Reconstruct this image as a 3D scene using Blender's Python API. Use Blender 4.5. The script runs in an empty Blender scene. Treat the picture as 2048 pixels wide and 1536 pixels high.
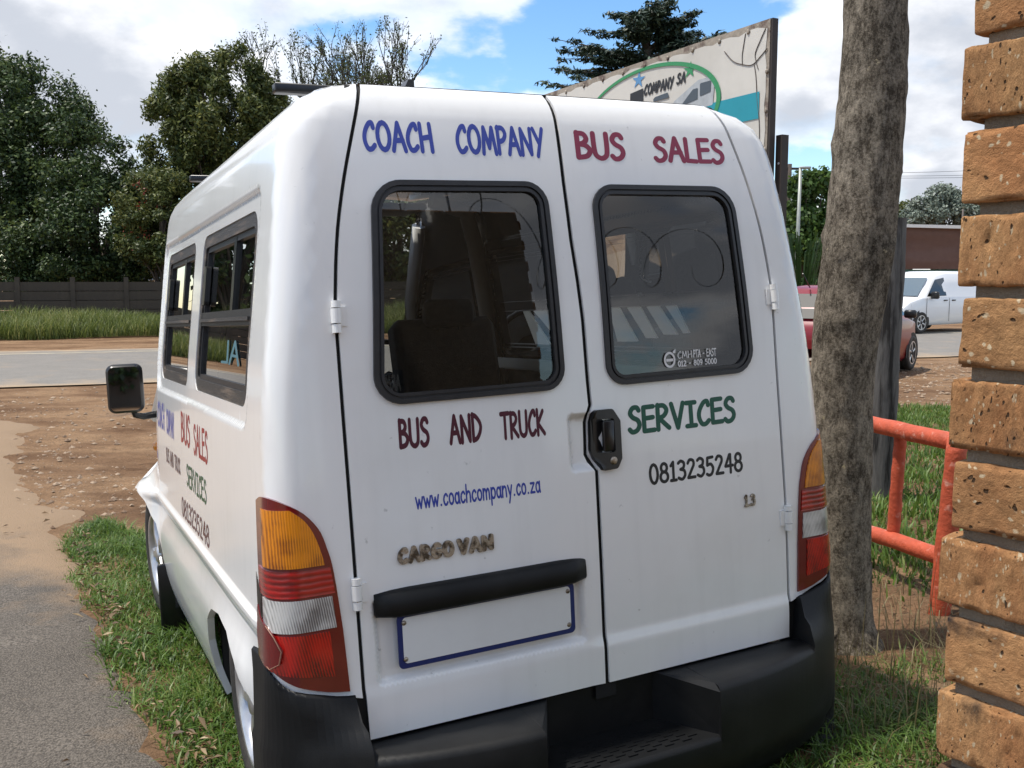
import bpy, bmesh, math, random
import numpy as np
from mathutils import Vector, Matrix, noise
from mathutils.geometry import delaunay_2d_cdt

scene = bpy.context.scene
COL = scene.collection
random.seed(7)
RNG = np.random.default_rng(11)

# ------------------------------------------------------------------ camera
CAM_H = 1.65
cam_data = bpy.data.cameras.new('camera')
cam = bpy.data.objects.new('camera', cam_data)
COL.objects.link(cam)
cam.location = (0, 0, CAM_H)
cam.rotation_euler = (math.radians(90) - math.atan(212 / 1933.83), 0, 0)
cam_data.sensor_width = 36
cam_data.lens = 1933.83 / 2048 * 36
cam_data.clip_start = 0.05
cam_data.clip_end = 3000
scene.camera = cam

# ------------------------------------------------------------------ light
SUN_AZ = Vector((-0.998, -0.060))          # horizontal direction towards the sun
SUN_EL = math.radians(68)
sun_dir = Vector((SUN_AZ.x * math.cos(SUN_EL), SUN_AZ.y * math.cos(SUN_EL), math.sin(SUN_EL)))
sd = bpy.data.lights.new('sun', 'SUN')
sd.energy = 2.4
sd.angle = math.radians(2.5)
sd.color = (1.0, 0.94, 0.85)
so = bpy.data.objects.new('sun', sd)
COL.objects.link(so)
so.rotation_euler = (-sun_dir).to_track_quat('-Z', 'Y').to_euler()
so.location = (-8, 6, 20)

scene.view_settings.view_transform = 'Standard'
scene.view_settings.look = 'None'
scene.view_settings.gamma = 1
scene.view_settings.exposure = 1.0
scene.view_settings.use_curve_mapping = False

world = bpy.data.worlds.new('World')
scene.world = world
world.use_nodes = True


def build_world():
    nt = world.node_tree
    nt.nodes.clear()
    N = nt.nodes.new
    L = nt.links.new

    def math_(op, a, b=None, clamp=False):
        n = N('ShaderNodeMath')
        n.operation = op
        n.use_clamp = clamp
        for i, v in enumerate((a, b)):
            if v is None:
                continue
            if isinstance(v, (int, float)):
                n.inputs[i].default_value = v
            else:
                L(v, n.inputs[i])
        return n.outputs[0]

    def ramp(v, stops, interp='EASE'):
        n = N('ShaderNodeValToRGB')
        n.color_ramp.interpolation = interp
        e = n.color_ramp.elements
        while len(e) < len(stops):
            e.new(0.5)
        for el, (p, c) in zip(e, stops):
            el.position = p
            el.color = c if len(c) == 4 else (*c, 1)
        L(v, n.inputs[0])
        return n.outputs[0]

    out = N('ShaderNodeOutputWorld')
    bg = N('ShaderNodeBackground')
    sky = N('ShaderNodeTexSky')
    sky.sky_type = 'NISHITA'
    sky.sun_disc = False
    sky.sun_elevation = SUN_EL
    sky.sun_rotation = math.atan2(SUN_AZ.x, SUN_AZ.y)
    sky.air_density = 1.0
    sky.dust_density = 0.3
    sky.ozone_density = 2.0
    bg.inputs[1].default_value = 0.148
    tc = N('ShaderNodeTexCoord')
    sep = N('ShaderNodeSeparateXYZ')
    L(tc.outputs['Generated'], sep.inputs[0])
    zc = math_('MAXIMUM', sep.outputs[2], 0.0)
    zz = math_('ADD', zc, 0.42)
    cx = math_('DIVIDE', sep.outputs[0], zz)
    cy = math_('DIVIDE', sep.outputs[1], zz)
    cv = N('ShaderNodeCombineXYZ')
    L(cx, cv.inputs[0])
    L(cy, cv.inputs[1])

    def cloud_noise(scale, detail, rough, off, dist=0.0):
        mp = N('ShaderNodeMapping')
        mp.inputs['Location'].default_value = off
        L(cv.outputs[0], mp.inputs[0])
        n = N('ShaderNodeTexNoise')
        n.inputs['Scale'].default_value = scale
        n.inputs['Detail'].default_value = detail
        n.inputs['Roughness'].default_value = rough
        n.inputs['Distortion'].default_value = dist
        L(mp.outputs[0], n.inputs['Vector'])
        return n.outputs[0]
    ox, oy = CLOUD_OFF
    n1 = cloud_noise(1.9, 10, 0.53, (ox, oy, 0.0), 0.1)
    cover = ramp(n1, [(0.445, (0, 0, 0)), (0.50, (0.75, 0.75, 0.75)), (0.56, (1, 1, 1))])
    # the same field a little further from the sun tells how deep in a cloud we are: lit rims, grey bellies
    n2 = cloud_noise(1.9, 4, 0.45, (ox, oy - 0.07, 0.0), 0.1)
    n3 = cloud_noise(6.0, 6, 0.6, (ox + 3.0, oy, 0.0))
    thick = math_('ADD', math_('MULTIPLY', n2, 0.82), math_('MULTIPLY', n3, 0.18))
    shade = ramp(thick, [(0.42, (CW, CW, CW * 1.01)), (0.50, (CW * .82, CW * .83, CW * .86)), (0.60, (CW * .46, CW * .49, CW * .55))])
    mix = N('ShaderNodeMix')
    mix.data_type = 'RGBA'
    L(cover, mix.inputs[0])
    hs = N('ShaderNodeHueSaturation')
    hs.inputs['Saturation'].default_value = 1.22
    hs.inputs['Value'].default_value = 0.70
    L(sky.outputs[0], hs.inputs['Color'])
    L(hs.outputs[0], mix.inputs[6])
    L(shade, mix.inputs[7])
    # below the horizon: dull ground colour
    below = math_('LESS_THAN', sep.outputs[2], -0.01)
    mixb = N('ShaderNodeMix')
    mixb.data_type = 'RGBA'
    L(below, mixb.inputs[0])
    L(mix.outputs[2], mixb.inputs[6])
    mixb.inputs[7].default_value = (1.2, 1.0, 0.8, 1)
    L(mixb.outputs[2], bg.inputs[0])
    L(bg.outputs[0], out.inputs[0])


CLOUD_OFF = (-10.56, -19.05)
CW = 4.8                                 # radiance of a sunlit cloud, before the background strength
build_world()

# ------------------------------------------------------------------ materials
MATS = {}


def nodes_of(name):
    m = bpy.data.materials.new(name)
    m.use_nodes = True
    nt = m.node_tree
    return m, nt, nt.nodes['Principled BSDF'], nt.nodes['Material Output']


def mat(name, col, rough=0.6, metal=0.0, var=0.0, vscale=8.0, bump=0.0, bscale=60.0, col2=None, c2scale=3.0,
        c2lo=0.45, c2hi=0.6, coat=0.0, spec=None, detail=5, stretch=None, bdist=0.01, trim=None, coord='Object', marks=False):
    """Procedural principled material: base colour with noise variation, a second patchy colour and bump."""
    if name in MATS:
        return MATS[name]
    m, nt, b, out = nodes_of(name)
    N, L = nt.nodes.new, nt.links.new
    tc = N('ShaderNodeTexCoord')
    vec = tc.outputs[coord]
    if stretch:
        mp = N('ShaderNodeMapping')
        mp.inputs['Scale'].default_value = stretch
        L(vec, mp.inputs[0])
        vec = mp.outputs[0]
    b.inputs['Base Color'].default_value = (*col, 1)
    b.inputs['Roughness'].default_value = rough
    b.inputs['Metallic'].default_value = metal
    if coat:
        b.inputs['Coat Weight'].default_value = coat
        b.inputs['Coat Roughness'].default_value = 0.06
    if spec is not None:
        b.inputs['Specular IOR Level'].default_value = spec
    colout = None
    if col2:
        n = N('ShaderNodeTexNoise')
        n.inputs['Scale'].default_value = c2scale
        n.inputs['Detail'].default_value = detail
        n.inputs['Roughness'].default_value = 0.6
        L(vec, n.inputs['Vector'])
        r = N('ShaderNodeMapRange')
        r.inputs[1].default_value = c2lo
        r.inputs[2].default_value = c2hi
        L(n.outputs[0], r.inputs[0])
        mx = N('ShaderNodeMix')
        mx.data_type = 'RGBA'
        L(r.outputs[0], mx.inputs[0])
        mx.inputs[6].default_value = (*col, 1)
        mx.inputs[7].default_value = (*col2, 1)
        colout = mx.outputs[2]
    if var:
        n = N('ShaderNodeTexNoise')
        n.inputs['Scale'].default_value = vscale
        n.inputs['Detail'].default_value = detail
        n.inputs['Roughness'].default_value = 0.65
        L(vec, n.inputs['Vector'])
        r = N('ShaderNodeMapRange')
        r.inputs[1].default_value = 0.25
        r.inputs[2].default_value = 0.75
        r.inputs[3].default_value = 1 - var
        r.inputs[4].default_value = 1 + var
        L(n.outputs[0], r.inputs[0])
        mx = N('ShaderNodeMix')
        mx.data_type = 'RGBA'
        mx.blend_type = 'MULTIPLY'
        mx.inputs[0].default_value = 1
        if colout:
            L(colout, mx.inputs[6])
        else:
            mx.inputs[6].default_value = (*col, 1)
        L(r.outputs[0], mx.inputs[7])
        colout = mx.outputs[2]
    if marks:                      # faint run-off streaks and small dark scuffs on paint
        mp2 = N('ShaderNodeMapping')
        mp2.inputs['Scale'].default_value = (9, 9, .7)
        L(tc.outputs[coord], mp2.inputs[0])
        for sc_, lo, hi, amt, v_ in ((3.0, .50, .80, .045, mp2.outputs[0]), (38.0, .71, .77, .30, tc.outputs[coord])):
            n = N('ShaderNodeTexNoise')
            n.inputs['Scale'].default_value = sc_
            n.inputs['Detail'].default_value = 5
            L(v_, n.inputs['Vector'])
            r = N('ShaderNodeMapRange')
            r.inputs[1].default_value = lo
            r.inputs[2].default_value = hi
            r.inputs[3].default_value = 1.0
            r.inputs[4].default_value = 1.0 - amt
            L(n.outputs[0], r.inputs[0])
            mx = N('ShaderNodeMix')
            mx.data_type = 'RGBA'
            mx.blend_type = 'MULTIPLY'
            mx.inputs[0].default_value = 1
            if colout:
                L(colout, mx.inputs[6])
            else:
                mx.inputs[6].default_value = (*col, 1)
            L(r.outputs[0], mx.inputs[7])
            colout = mx.outputs[2]
    if trim:                       # inside of a sheet-metal panel
        g = N('ShaderNodeNewGeometry')
        mx = N('ShaderNodeMix')
        mx.data_type = 'RGBA'
        L(g.outputs['Backfacing'], mx.inputs[0])
        if colout:
            L(colout, mx.inputs[6])
        else:
            mx.inputs[6].default_value = (*col, 1)
        mx.inputs[7].default_value = (*trim, 1)
        colout = mx.outputs[2]
    if colout:
        L(colout, b.inputs['Base Color'])
    if bump:
        n = N('ShaderNodeTexNoise')
        n.inputs['Scale'].default_value = bscale
        n.inputs['Detail'].default_value = 6
        n.inputs['Roughness'].default_value = 0.65
        L(vec, n.inputs['Vector'])
        bp = N('ShaderNodeBump')
        bp.inputs['Strength'].default_value = bump
        bp.inputs['Distance'].default_value = bdist
        L(n.outputs[0], bp.inputs['Height'])
        L(bp.outputs[0], b.inputs['Normal'])
    MATS[name] = m
    return m


def leaf_mat(name, c1, c2, c3=None, trans=0.35, scale=0.6, rough=0.5):
    """Foliage: two greens mixed by a per-leaf random and by noise, with some light passing through."""
    m, nt, b, out = nodes_of(name)
    N, L = nt.nodes.new, nt.links.new
    at = N('ShaderNodeAttribute')
    at.attribute_name = 'tint'
    tc = N('ShaderNodeTexCoord')
    n = N('ShaderNodeTexNoise')
    n.inputs['Scale'].default_value = scale
    n.inputs['Detail'].default_value = 3
    L(tc.outputs['Object'], n.inputs['Vector'])
    a = N('ShaderNodeMath')
    a.operation = 'ADD'
    L(at.outputs['Fac'], a.inputs[0])
    L(n.outputs[0], a.inputs[1])
    r = N('ShaderNodeValToRGB')
    e = r.color_ramp.elements
    e[0].position = 0.35
    e[0].color = (*c1, 1)
    e[1].position = 1.15 if not c3 else 0.95
    e[1].color = (*c2, 1)
    e[1].position = 0.8
    if c3:
        x = e.new(0.97)
        x.color = (*c3, 1)
    d = N('ShaderNodeMath')
    d.operation = 'MULTIPLY'
    d.inputs[1].default_value = 0.62
    L(a.outputs[0], d.inputs[0])
    L(d.outputs[0], r.inputs[0])
    L(r.outputs[0], b.inputs['Base Color'])
    b.inputs['Roughness'].default_value = rough
    b.inputs['Specular IOR Level'].default_value = 0.35
    t = N('ShaderNodeBsdfTranslucent')
    hs = N('ShaderNodeHueSaturation')
    hs.inputs['Value'].default_value = 1.3
    hs.inputs['Hue'].default_value = 0.485
    L(r.outputs[0], hs.inputs['Color'])
    L(hs.outputs[0], t.inputs[0])
    ms = N('ShaderNodeMixShader')
    ms.inputs[0].default_value = trans
    L(b.outputs[0], ms.inputs[1])
    L(t.outputs[0], ms.inputs[2])
    L(ms.outputs[0], out.inputs[0])
    MATS[name] = m
    return m


def glass_mat(name, tint, refl=1.0, rough=0.0, ior=1.5):
    """Thin window pane: tinted see-through plus Fresnel reflection."""
    m, nt, b, out = nodes_of(name)
    N, L = nt.nodes.new, nt.links.new
    nt.nodes.remove(b)
    tr = N('ShaderNodeBsdfTransparent')
    tr.inputs[0].default_value = (*tint, 1)
    gl = N('ShaderNodeBsdfGlossy')
    gl.inputs['Roughness'].default_value = rough
    gl.inputs[0].default_value = (1, 1, 1, 1)
    fr = N('ShaderNodeFresnel')
    fr.inputs[0].default_value = ior
    mu = N('ShaderNodeMath')
    mu.operation = 'MULTIPLY'
    mu.use_clamp = True
    mu.inputs[1].default_value = refl
    L(fr.outputs[0], mu.inputs[0])
    ms = N('ShaderNodeMixShader')
    L(mu.outputs[0], ms.inputs[0])
    L(tr.outputs[0], ms.inputs[1])
    L(gl.outputs[0], ms.inputs[2])
    L(ms.outputs[0], out.inputs[0])
    MATS[name] = m
    return m


# ------------------------------------------------------------------ object helpers
def link(name, me, material=None, parent=None):
    if material is not None and len(me.materials) == 0:
        me.materials.append(material)
    o = bpy.data.objects.new(name, me)
    COL.objects.link(o)
    if parent is not None:
        o.parent = parent
    return o


def tag(o, label=None, cat=None, group=None, kind=None):
    if label:
        o['label'] = label
    if cat:
        o['category'] = cat
    if group:
        o['group'] = group
    if kind:
        o['kind'] = kind
    return o


def empty(name, loc=(0, 0, 0), rz=0.0):
    o = bpy.data.objects.new(name, None)
    COL.objects.link(o)
    o.location = loc
    o.rotation_euler = (0, 0, rz)
    o.empty_display_size = 0.2
    return o


class MB:
    """Mesh builder: collects boxes, tubes, lathes, strips in one vertex and face list."""

    def __init__(self):
        self.v = []
        self.f = []
        self.smooth = []

    def add(self, vs, fs, smooth=False):
        o = len(self.v)
        self.v += [tuple(p) for p in vs]
        self.f += [tuple(i + o for i in q) for q in fs]
        self.smooth += [smooth] * len(fs)

    def box(self, c, s, rot=None):
        hx, hy, hz = s[0] / 2, s[1] / 2, s[2] / 2
        vs = [Vector((sx * hx, sy * hy, sz * hz)) for sx in (-1, 1) for sy in (-1, 1) for sz in (-1, 1)]
        if rot is not None:
            vs = [rot @ p for p in vs]
        vs = [p + Vector(c) for p in vs]
        self.add(vs, [(0, 1, 3, 2), (4, 6, 7, 5), (0, 4, 5, 1), (2, 3, 7, 6), (0, 2, 6, 4), (1, 5, 7, 3)])
        return self

    def rbox(self, c, s, r, rot=None, seg=3, axis=1):
        """Box with rounded edges round one axis and a small chamfer at both ends."""
        ax = [i for i in range(3) if i != axis]
        a, b = s[ax[0]] / 2, s[ax[1]] / 2
        h = s[axis] / 2
        ring = []
        for cx, cy, a0 in ((a - r, b - r, 0), (-a + r, b - r, 90), (-a + r, -b + r, 180), (a - r, -b + r, 270)):
            for k in range(seg + 1):
                t = math.radians(a0 + 90 * k / seg)
                ring.append((cx, cy, math.cos(t), math.sin(t)))
        rings = []
        ch = min(r, h) * 0.6
        for off, hh in ((r - ch, -h), (r, -h + ch), (r, h - ch), (r - ch, h)):
            rr = []
            for cx, cy, ct, st in ring:
                p = [0, 0, 0]
                p[ax[0]] = cx + ct * off
                p[ax[1]] = cy + st * off
                p[axis] = hh
                p = Vector(p)
                if rot is not None:
                    p = rot @ p
                rr.append(p + Vector(c))
            rings.append(rr)
        n = len(ring)
        vs = [p for rr in rings for p in rr]
        fs = []
        flip = axis == 1
        for k in range(3):
            for i in range(n):
                q = (k * n + i, k * n + (i + 1) % n, (k + 1) * n + (i + 1) % n, (k + 1) * n + i)
                fs.append(q[::-1] if flip else q)
        q0, q1 = tuple(range(n))[::-1], tuple(range(3 * n, 4 * n))
        fs += [q0[::-1], q1[::-1]] if flip else [q0, q1]
        self.add(vs, fs, True)
        return self

    def tube(self, pts, radii, seg=8, caps=True, smooth=True):
        pts = [Vector(p) for p in pts]
        if not hasattr(radii, '__len__'):
            radii = [radii] * len(pts)
        n = len(pts)
        o = len(self.v)
        prev = None
        for i, p in enumerate(pts):
            d = (pts[min(i + 1, n - 1)] - pts[max(i - 1, 0)])
            if d.length < 1e-9:
                d = Vector((0, 0, 1))
            d.normalize()
            if prev is None:
                u = d.orthogonal().normalized()
            else:
                u = prev - d * prev.dot(d)
                if u.length < 1e-6:
                    u = d.orthogonal()
                u.normalize()
            prev = u
            w = d.cross(u)
            for k in range(seg):
                t = 2 * math.pi * k / seg
                self.v.append(tuple(p + (u * math.cos(t) + w * math.sin(t)) * radii[i]))
        for i in range(n - 1):
            for k in range(seg):
                a, b = o + i * seg + k, o + i * seg + (k + 1) % seg
                self.f.append((a, b, b + seg, a + seg))
                self.smooth.append(smooth)
        if caps:
            self.f.append(tuple(o + k for k in range(seg))[::-1])
            self.f.append(tuple(o + (n - 1) * seg + k for k in range(seg)))
            self.smooth += [False, False]
        return self

    def lathe(self, prof, c, axis, seg=32, smooth=True):
        """prof: (radius, height along axis) list."""
        ax = Vector(axis).normalized()
        u = ax.orthogonal().normalized()
        w = ax.cross(u)
        o = len(self.v)
        for r, h in prof:
            for k in range(seg):
                t = 2 * math.pi * k / seg
                self.v.append(tuple(Vector(c) + ax * h + (u * math.cos(t) + w * math.sin(t)) * r))
        for i in range(len(prof) - 1):
            for k in range(seg):
                a, b = o + i * seg + k, o + i * seg + (k + 1) % seg
                self.f.append((a, b, b + seg, a + seg))
                self.smooth.append(smooth)
        return self

    def poly(self, pts):
        self.add(pts, [tuple(range(len(pts)))])
        return self

    def prism(self, pts, d):
        """Flat polygon given by 3-D points, pushed along vector d."""
        d = Vector(d)
        n = len(pts)
        vs = [Vector(p) for p in pts] + [Vector(p) + d for p in pts]
        fs = [tuple(range(n))[::-1], tuple(range(n, 2 * n))]
        fs += [(i, (i + 1) % n, n + (i + 1) % n, n + i) for i in range(n)]
        self.add(vs, fs)
        return self

    def mesh(self, name):
        me = bpy.data.meshes.new(name)
        me.from_pydata(self.v, [], self.f)
        if any(self.smooth):
            me.polygons.foreach_set('use_smooth', self.smooth)
        me.update()
        return me

    def build(self, name, material, parent=None, fix=True):
        me = self.mesh(name)
        if fix:
            bm = bmesh.new()
            bm.from_mesh(me)
            bmesh.ops.recalc_face_normals(bm, faces=bm.faces)
            bm.to_mesh(me)
            bm.free()
        return link(name, me, material, parent)


def fast_mesh(name, verts, faces_idx, nside, tint=None):
    """Large meshes straight from numpy arrays; faces_idx shape (n, nside)."""
    me = bpy.data.meshes.new(name)
    nv, nf = len(verts), len(faces_idx)
    me.vertices.add(nv)
    me.vertices.foreach_set('co', np.asarray(verts, np.float32).ravel())
    me.loops.add(nf * nside)
    me.loops.foreach_set('vertex_index', np.asarray(faces_idx, np.int32).ravel())
    me.polygons.add(nf)
    me.polygons.foreach_set('loop_start', np.arange(0, nf * nside, nside, dtype=np.int32))
    me.update(calc_edges=True)
    if tint is not None:
        at = me.attributes.new('tint', 'FLOAT', 'FACE')
        at.data.foreach_set('value', np.asarray(tint, np.float32))
    return me


def pchip(xs, ys):
    """Monotone cubic interpolation, so that profiles stay smooth."""
    xs = np.array(xs, float)
    ys = np.array(ys, float)
    h = np.diff(xs)
    dl = np.diff(ys) / h
    m = np.zeros_like(xs)
    m[0], m[-1] = dl[0], dl[-1]
    for i in range(1, len(xs) - 1):
        if dl[i - 1] * dl[i] > 0:
            w1, w2 = 2 * h[i] + h[i - 1], h[i] + 2 * h[i - 1]
            m[i] = (w1 + w2) / (w1 / dl[i - 1] + w2 / dl[i])

    def f(x):
        if x <= xs[0]:
            return float(ys[0] + (x - xs[0]) * m[0])
        if x >= xs[-1]:
            return float(ys[-1] + (x - xs[-1]) * m[-1])
        i = int(np.searchsorted(xs, x) - 1)
        t = (x - xs[i]) / h[i]
        return float((2 * t**3 - 3 * t**2 + 1) * ys[i] + (t**3 - 2 * t**2 + t) * h[i] * m[i]
                     + (-2 * t**3 + 3 * t**2) * ys[i + 1] + (t**3 - t**2) * h[i] * m[i + 1])
    return f


def sstep(a, b, x):
    t = min(max((x - a) / (b - a), 0.0), 1.0)
    return t * t * (3 - 2 * t)


# ------------------------------------------------------------------ 2-D polygons to surface panels
def rrect(u0, v0, u1, v1, r, seg=6):
    """Rounded rectangle, counter-clockwise; r may be a tuple (bl, br, tr, tl)."""
    if not hasattr(r, '__len__'):
        r = (r,) * 4
    out = []
    for (cu, cv, rr, a0) in ((u0 + r[0], v0 + r[0], r[0], 180), (u1 - r[1], v0 + r[1], r[1], 270),
                             (u1 - r[2], v1 - r[2], r[2], 0), (u0 + r[3], v1 - r[3], r[3], 90)):
        for k in range(seg + 1):
            t = math.radians(a0 + 90 * k / seg)
            out.append((cu + rr * math.cos(t), cv + rr * math.sin(t)))
    return out


def quad_round(p, r, seg=6):
    """Round the corners of any convex polygon."""
    out = []
    n = len(p)
    for i in range(n):
        a, b, c = Vector(p[i - 1]), Vector(p[i]), Vector(p[(i + 1) % n])
        rr = r[i] if hasattr(r, '__len__') else r
        d1, d2 = (a - b).normalized(), (c - b).normalized()
        ang = d1.angle(d2)
        tl = rr / math.tan(ang / 2)
        p1, p2 = b + d1 * tl, b + d2 * tl
        cen = b + (d1 + d2).normalized() * (rr / math.sin(ang / 2))
        for k in range(seg + 1):
            t = k / seg
            q = p1.lerp(p2, t) - cen
            out.append(tuple(cen + q.normalized() * rr))
    return out


def offset_poly(p, d):
    """Move a counter-clockwise outline inwards by d (outwards if negative)."""
    out = []
    n = len(p)
    for i in range(n):
        a, b, c = Vector(p[i - 1]), Vector(p[i]), Vector(p[(i + 1) % n])
        e1, e2 = (b - a), (c - b)
        if e1.length < 1e-7 or e2.length < 1e-7:
            e1 = e2 = (c - a)
        n1, n2 = Vector((-e1.y, e1.x)).normalized(), Vector((-e2.y, e2.x)).normalized()
        nn = (n1 + n2)
        nn.normalize()
        k = d / max(0.4, nn.dot(n1))
        out.append(tuple(b + nn * k))
    return out


def densify(p, step, closed=True):
    out = []
    n = len(p)
    for i in range(n if closed else n - 1):
        a, b = p[i], p[(i + 1) % n]
        L_ = math.hypot(b[0] - a[0], b[1] - a[1])
        k = max(1, int(math.ceil(L_ / step)))
        for j in range(k):
            out.append((a[0] + (b[0] - a[0]) * j / k, a[1] + (b[1] - a[1]) * j / k))
    if not closed:
        out.append(p[-1])
    return out


def winding(poly, P):
    """Winding numbers of points P (n,2) with respect to a polygon."""
    P = np.asarray(P, float)
    a = np.asarray(poly, float)
    b = np.roll(a, -1, axis=0)
    wn = np.zeros(len(P), int)
    for (x0, y0), (x1, y1) in zip(a, b):
        isleft = (x1 - x0) * (P[:, 1] - y0) - (P[:, 0] - x0) * (y1 - y0)
        wn += ((y0 <= P[:, 1]) & (y1 > P[:, 1]) & (isleft > 0)).astype(int)
        wn -= ((y0 > P[:, 1]) & (y1 <= P[:, 1]) & (isleft < 0)).astype(int)
    return wn


def seg_dist(poly, P):
    P = np.asarray(P, float)
    a = np.asarray(poly, float)
    b = np.roll(a, -1, axis=0)
    best = np.full(len(P), 1e9)
    for p, q in zip(a, b):
        d = q - p
        L2 = d @ d + 1e-12
        t = np.clip(((P - p) @ d) / L2, 0, 1)
        best = np.minimum(best, np.linalg.norm(P - p - t[:, None] * d, axis=1))
    return best


def cdt(polys, extra, keep):
    """Triangulate outlines plus loose points and keep triangles whose centre passes keep()."""
    pts, edges = [], []
    for p in polys:
        o = len(pts)
        pts += [Vector(q) for q in p]
        edges += [(o + i, o + (i + 1) % len(p)) for i in range(len(p))]
    pts += [Vector(q) for q in extra]
    vs, es, fs, *_ = delaunay_2d_cdt(pts, edges, [], 0, 1e-6)
    V = np.array([(v.x, v.y) for v in vs])
    F = [tuple(f) for f in fs]
    cen = np.array([V[list(f)].mean(axis=0) for f in F])
    k = keep(cen)
    out = []
    for f, kk in zip(F, k):
        if kk:
            a, b, c = V[f[0]], V[f[1]], V[f[2]]
            ar = (b[0] - a[0]) * (c[1] - a[1]) - (b[1] - a[1]) * (c[0] - a[0])
            if abs(ar) > 1e-12:
                out.append(f if ar > 0 else f[::-1])
    return V, out


def boundary(F):
    cnt = {}
    for f in F:
        for i in range(3):
            a, b = f[i], f[(i + 1) % 3]
            if (b, a) in cnt:
                del cnt[(b, a)]
            else:
                cnt[(a, b)] = 1
    return list(cnt)


def panel(name, outline, surf, material, parent, holes=(), spacing=0.04, wall=0.015, lift=0.0, extra=(), flip=False,
          back=False, nogrid=None):
    """Sheet-metal panel: outline (and holes) in (u, v), laid on surf(u, v) -> 3-D point, edges turned inwards by wall."""
    step = spacing
    ol = densify(outline, step)
    hs = [densify(h, step) for h in holes]
    a = np.array(ol)
    lo, hi = a.min(axis=0), a.max(axis=0)
    gx = np.arange(lo[0] + step / 2, hi[0], step)
    gy = np.arange(lo[1] + step / 2, hi[1], step)
    G = np.array([(x + (step / 2 if j % 2 else 0), y) for j, y in enumerate(gy) for x in gx]) if len(gx) and len(gy) else np.zeros((0, 2))
    if nogrid is not None and len(G):
        G = G[~nogrid(G)]
    if len(extra):
        G = np.vstack([G, np.array(extra)]) if len(G) else np.array(extra)
    if len(G):
        k = winding(ol, G) != 0
        k &= seg_dist(ol, G) > step * 0.45
        for h in hs:
            k &= (winding(h, G) == 0) & (seg_dist(h, G) > step * 0.45)
        G = G[k]

    def keep(cen):
        m = winding(ol, cen) != 0
        for h in hs:
            m &= winding(h, cen) == 0
        return m
    V, F = cdt([ol] + hs, G, keep)
    e = 1e-3
    P, Nn = [], []
    for u, v in V:
        p = Vector(surf(u, v))
        du = Vector(surf(u + e, v)) - Vector(surf(u - e, v))
        dv = Vector(surf(u, v + e)) - Vector(surf(u, v - e))
        n = du.cross(dv).normalized()
        if flip:
            n = -n
        P.append(p + n * lift)
        Nn.append(n)
    verts = list(P)
    norms = list(Nn)
    faces = [f[::-1] if flip else f for f in F]
    if wall:
        bd = boundary(F)
        for (i, j) in bd:
            o = len(verts)
            d = (P[j] - P[i])
            sn = d.cross(Nn[i]).normalized()
            if flip:
                sn = -sn
            verts += [P[i], P[j], P[j] - Nn[j] * wall, P[i] - Nn[i] * wall]
            norms += [sn] * 4
            q = (o, o + 3, o + 2, o + 1)
            faces.append(q[::-1] if flip else q)
    if back:
        o = len(verts)
        verts += [p - n * wall for p, n in zip(P, Nn)]
        norms += [-n for n in Nn]
        faces += [tuple(i + o for i in (f if flip else f[::-1])) for f in F]
    me = bpy.data.meshes.new(name)
    me.from_pydata([tuple(v) for v in verts], [], faces)
    me.polygons.foreach_set('use_smooth', [True] * len(faces))
    me.update()
    me.normals_split_custom_set_from_vertices([tuple(n) for n in norms])
    return link(name, me, material, parent)


# ------------------------------------------------------------------ hand-lettering: stroke font
def _c(pts, n=4):
    """Smooth curve through points."""
    p = [Vector(q) for q in pts]
    out = []
    for i in range(len(p) - 1):
        p0, p1, p2, p3 = p[max(i - 1, 0)], p[i], p[i + 1], p[min(i + 2, len(p) - 1)]
        for k in range(n):
            t = k / n
            out.append(0.5 * ((2 * p1) + (p2 - p0) * t + (2 * p0 - 5 * p1 + 4 * p2 - p3) * t * t + (3 * p1 - p0 - 3 * p2 + p3) * t**3))
    out.append(p[-1])
    return [tuple(q) for q in out]


def _o(cx, cy, rx, ry, n=18):
    return [(cx + rx * math.cos(2 * math.pi * k / n + 1.2), cy + ry * math.sin(2 * math.pi * k / n + 1.2)) for k in range(n + 1)]


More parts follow.
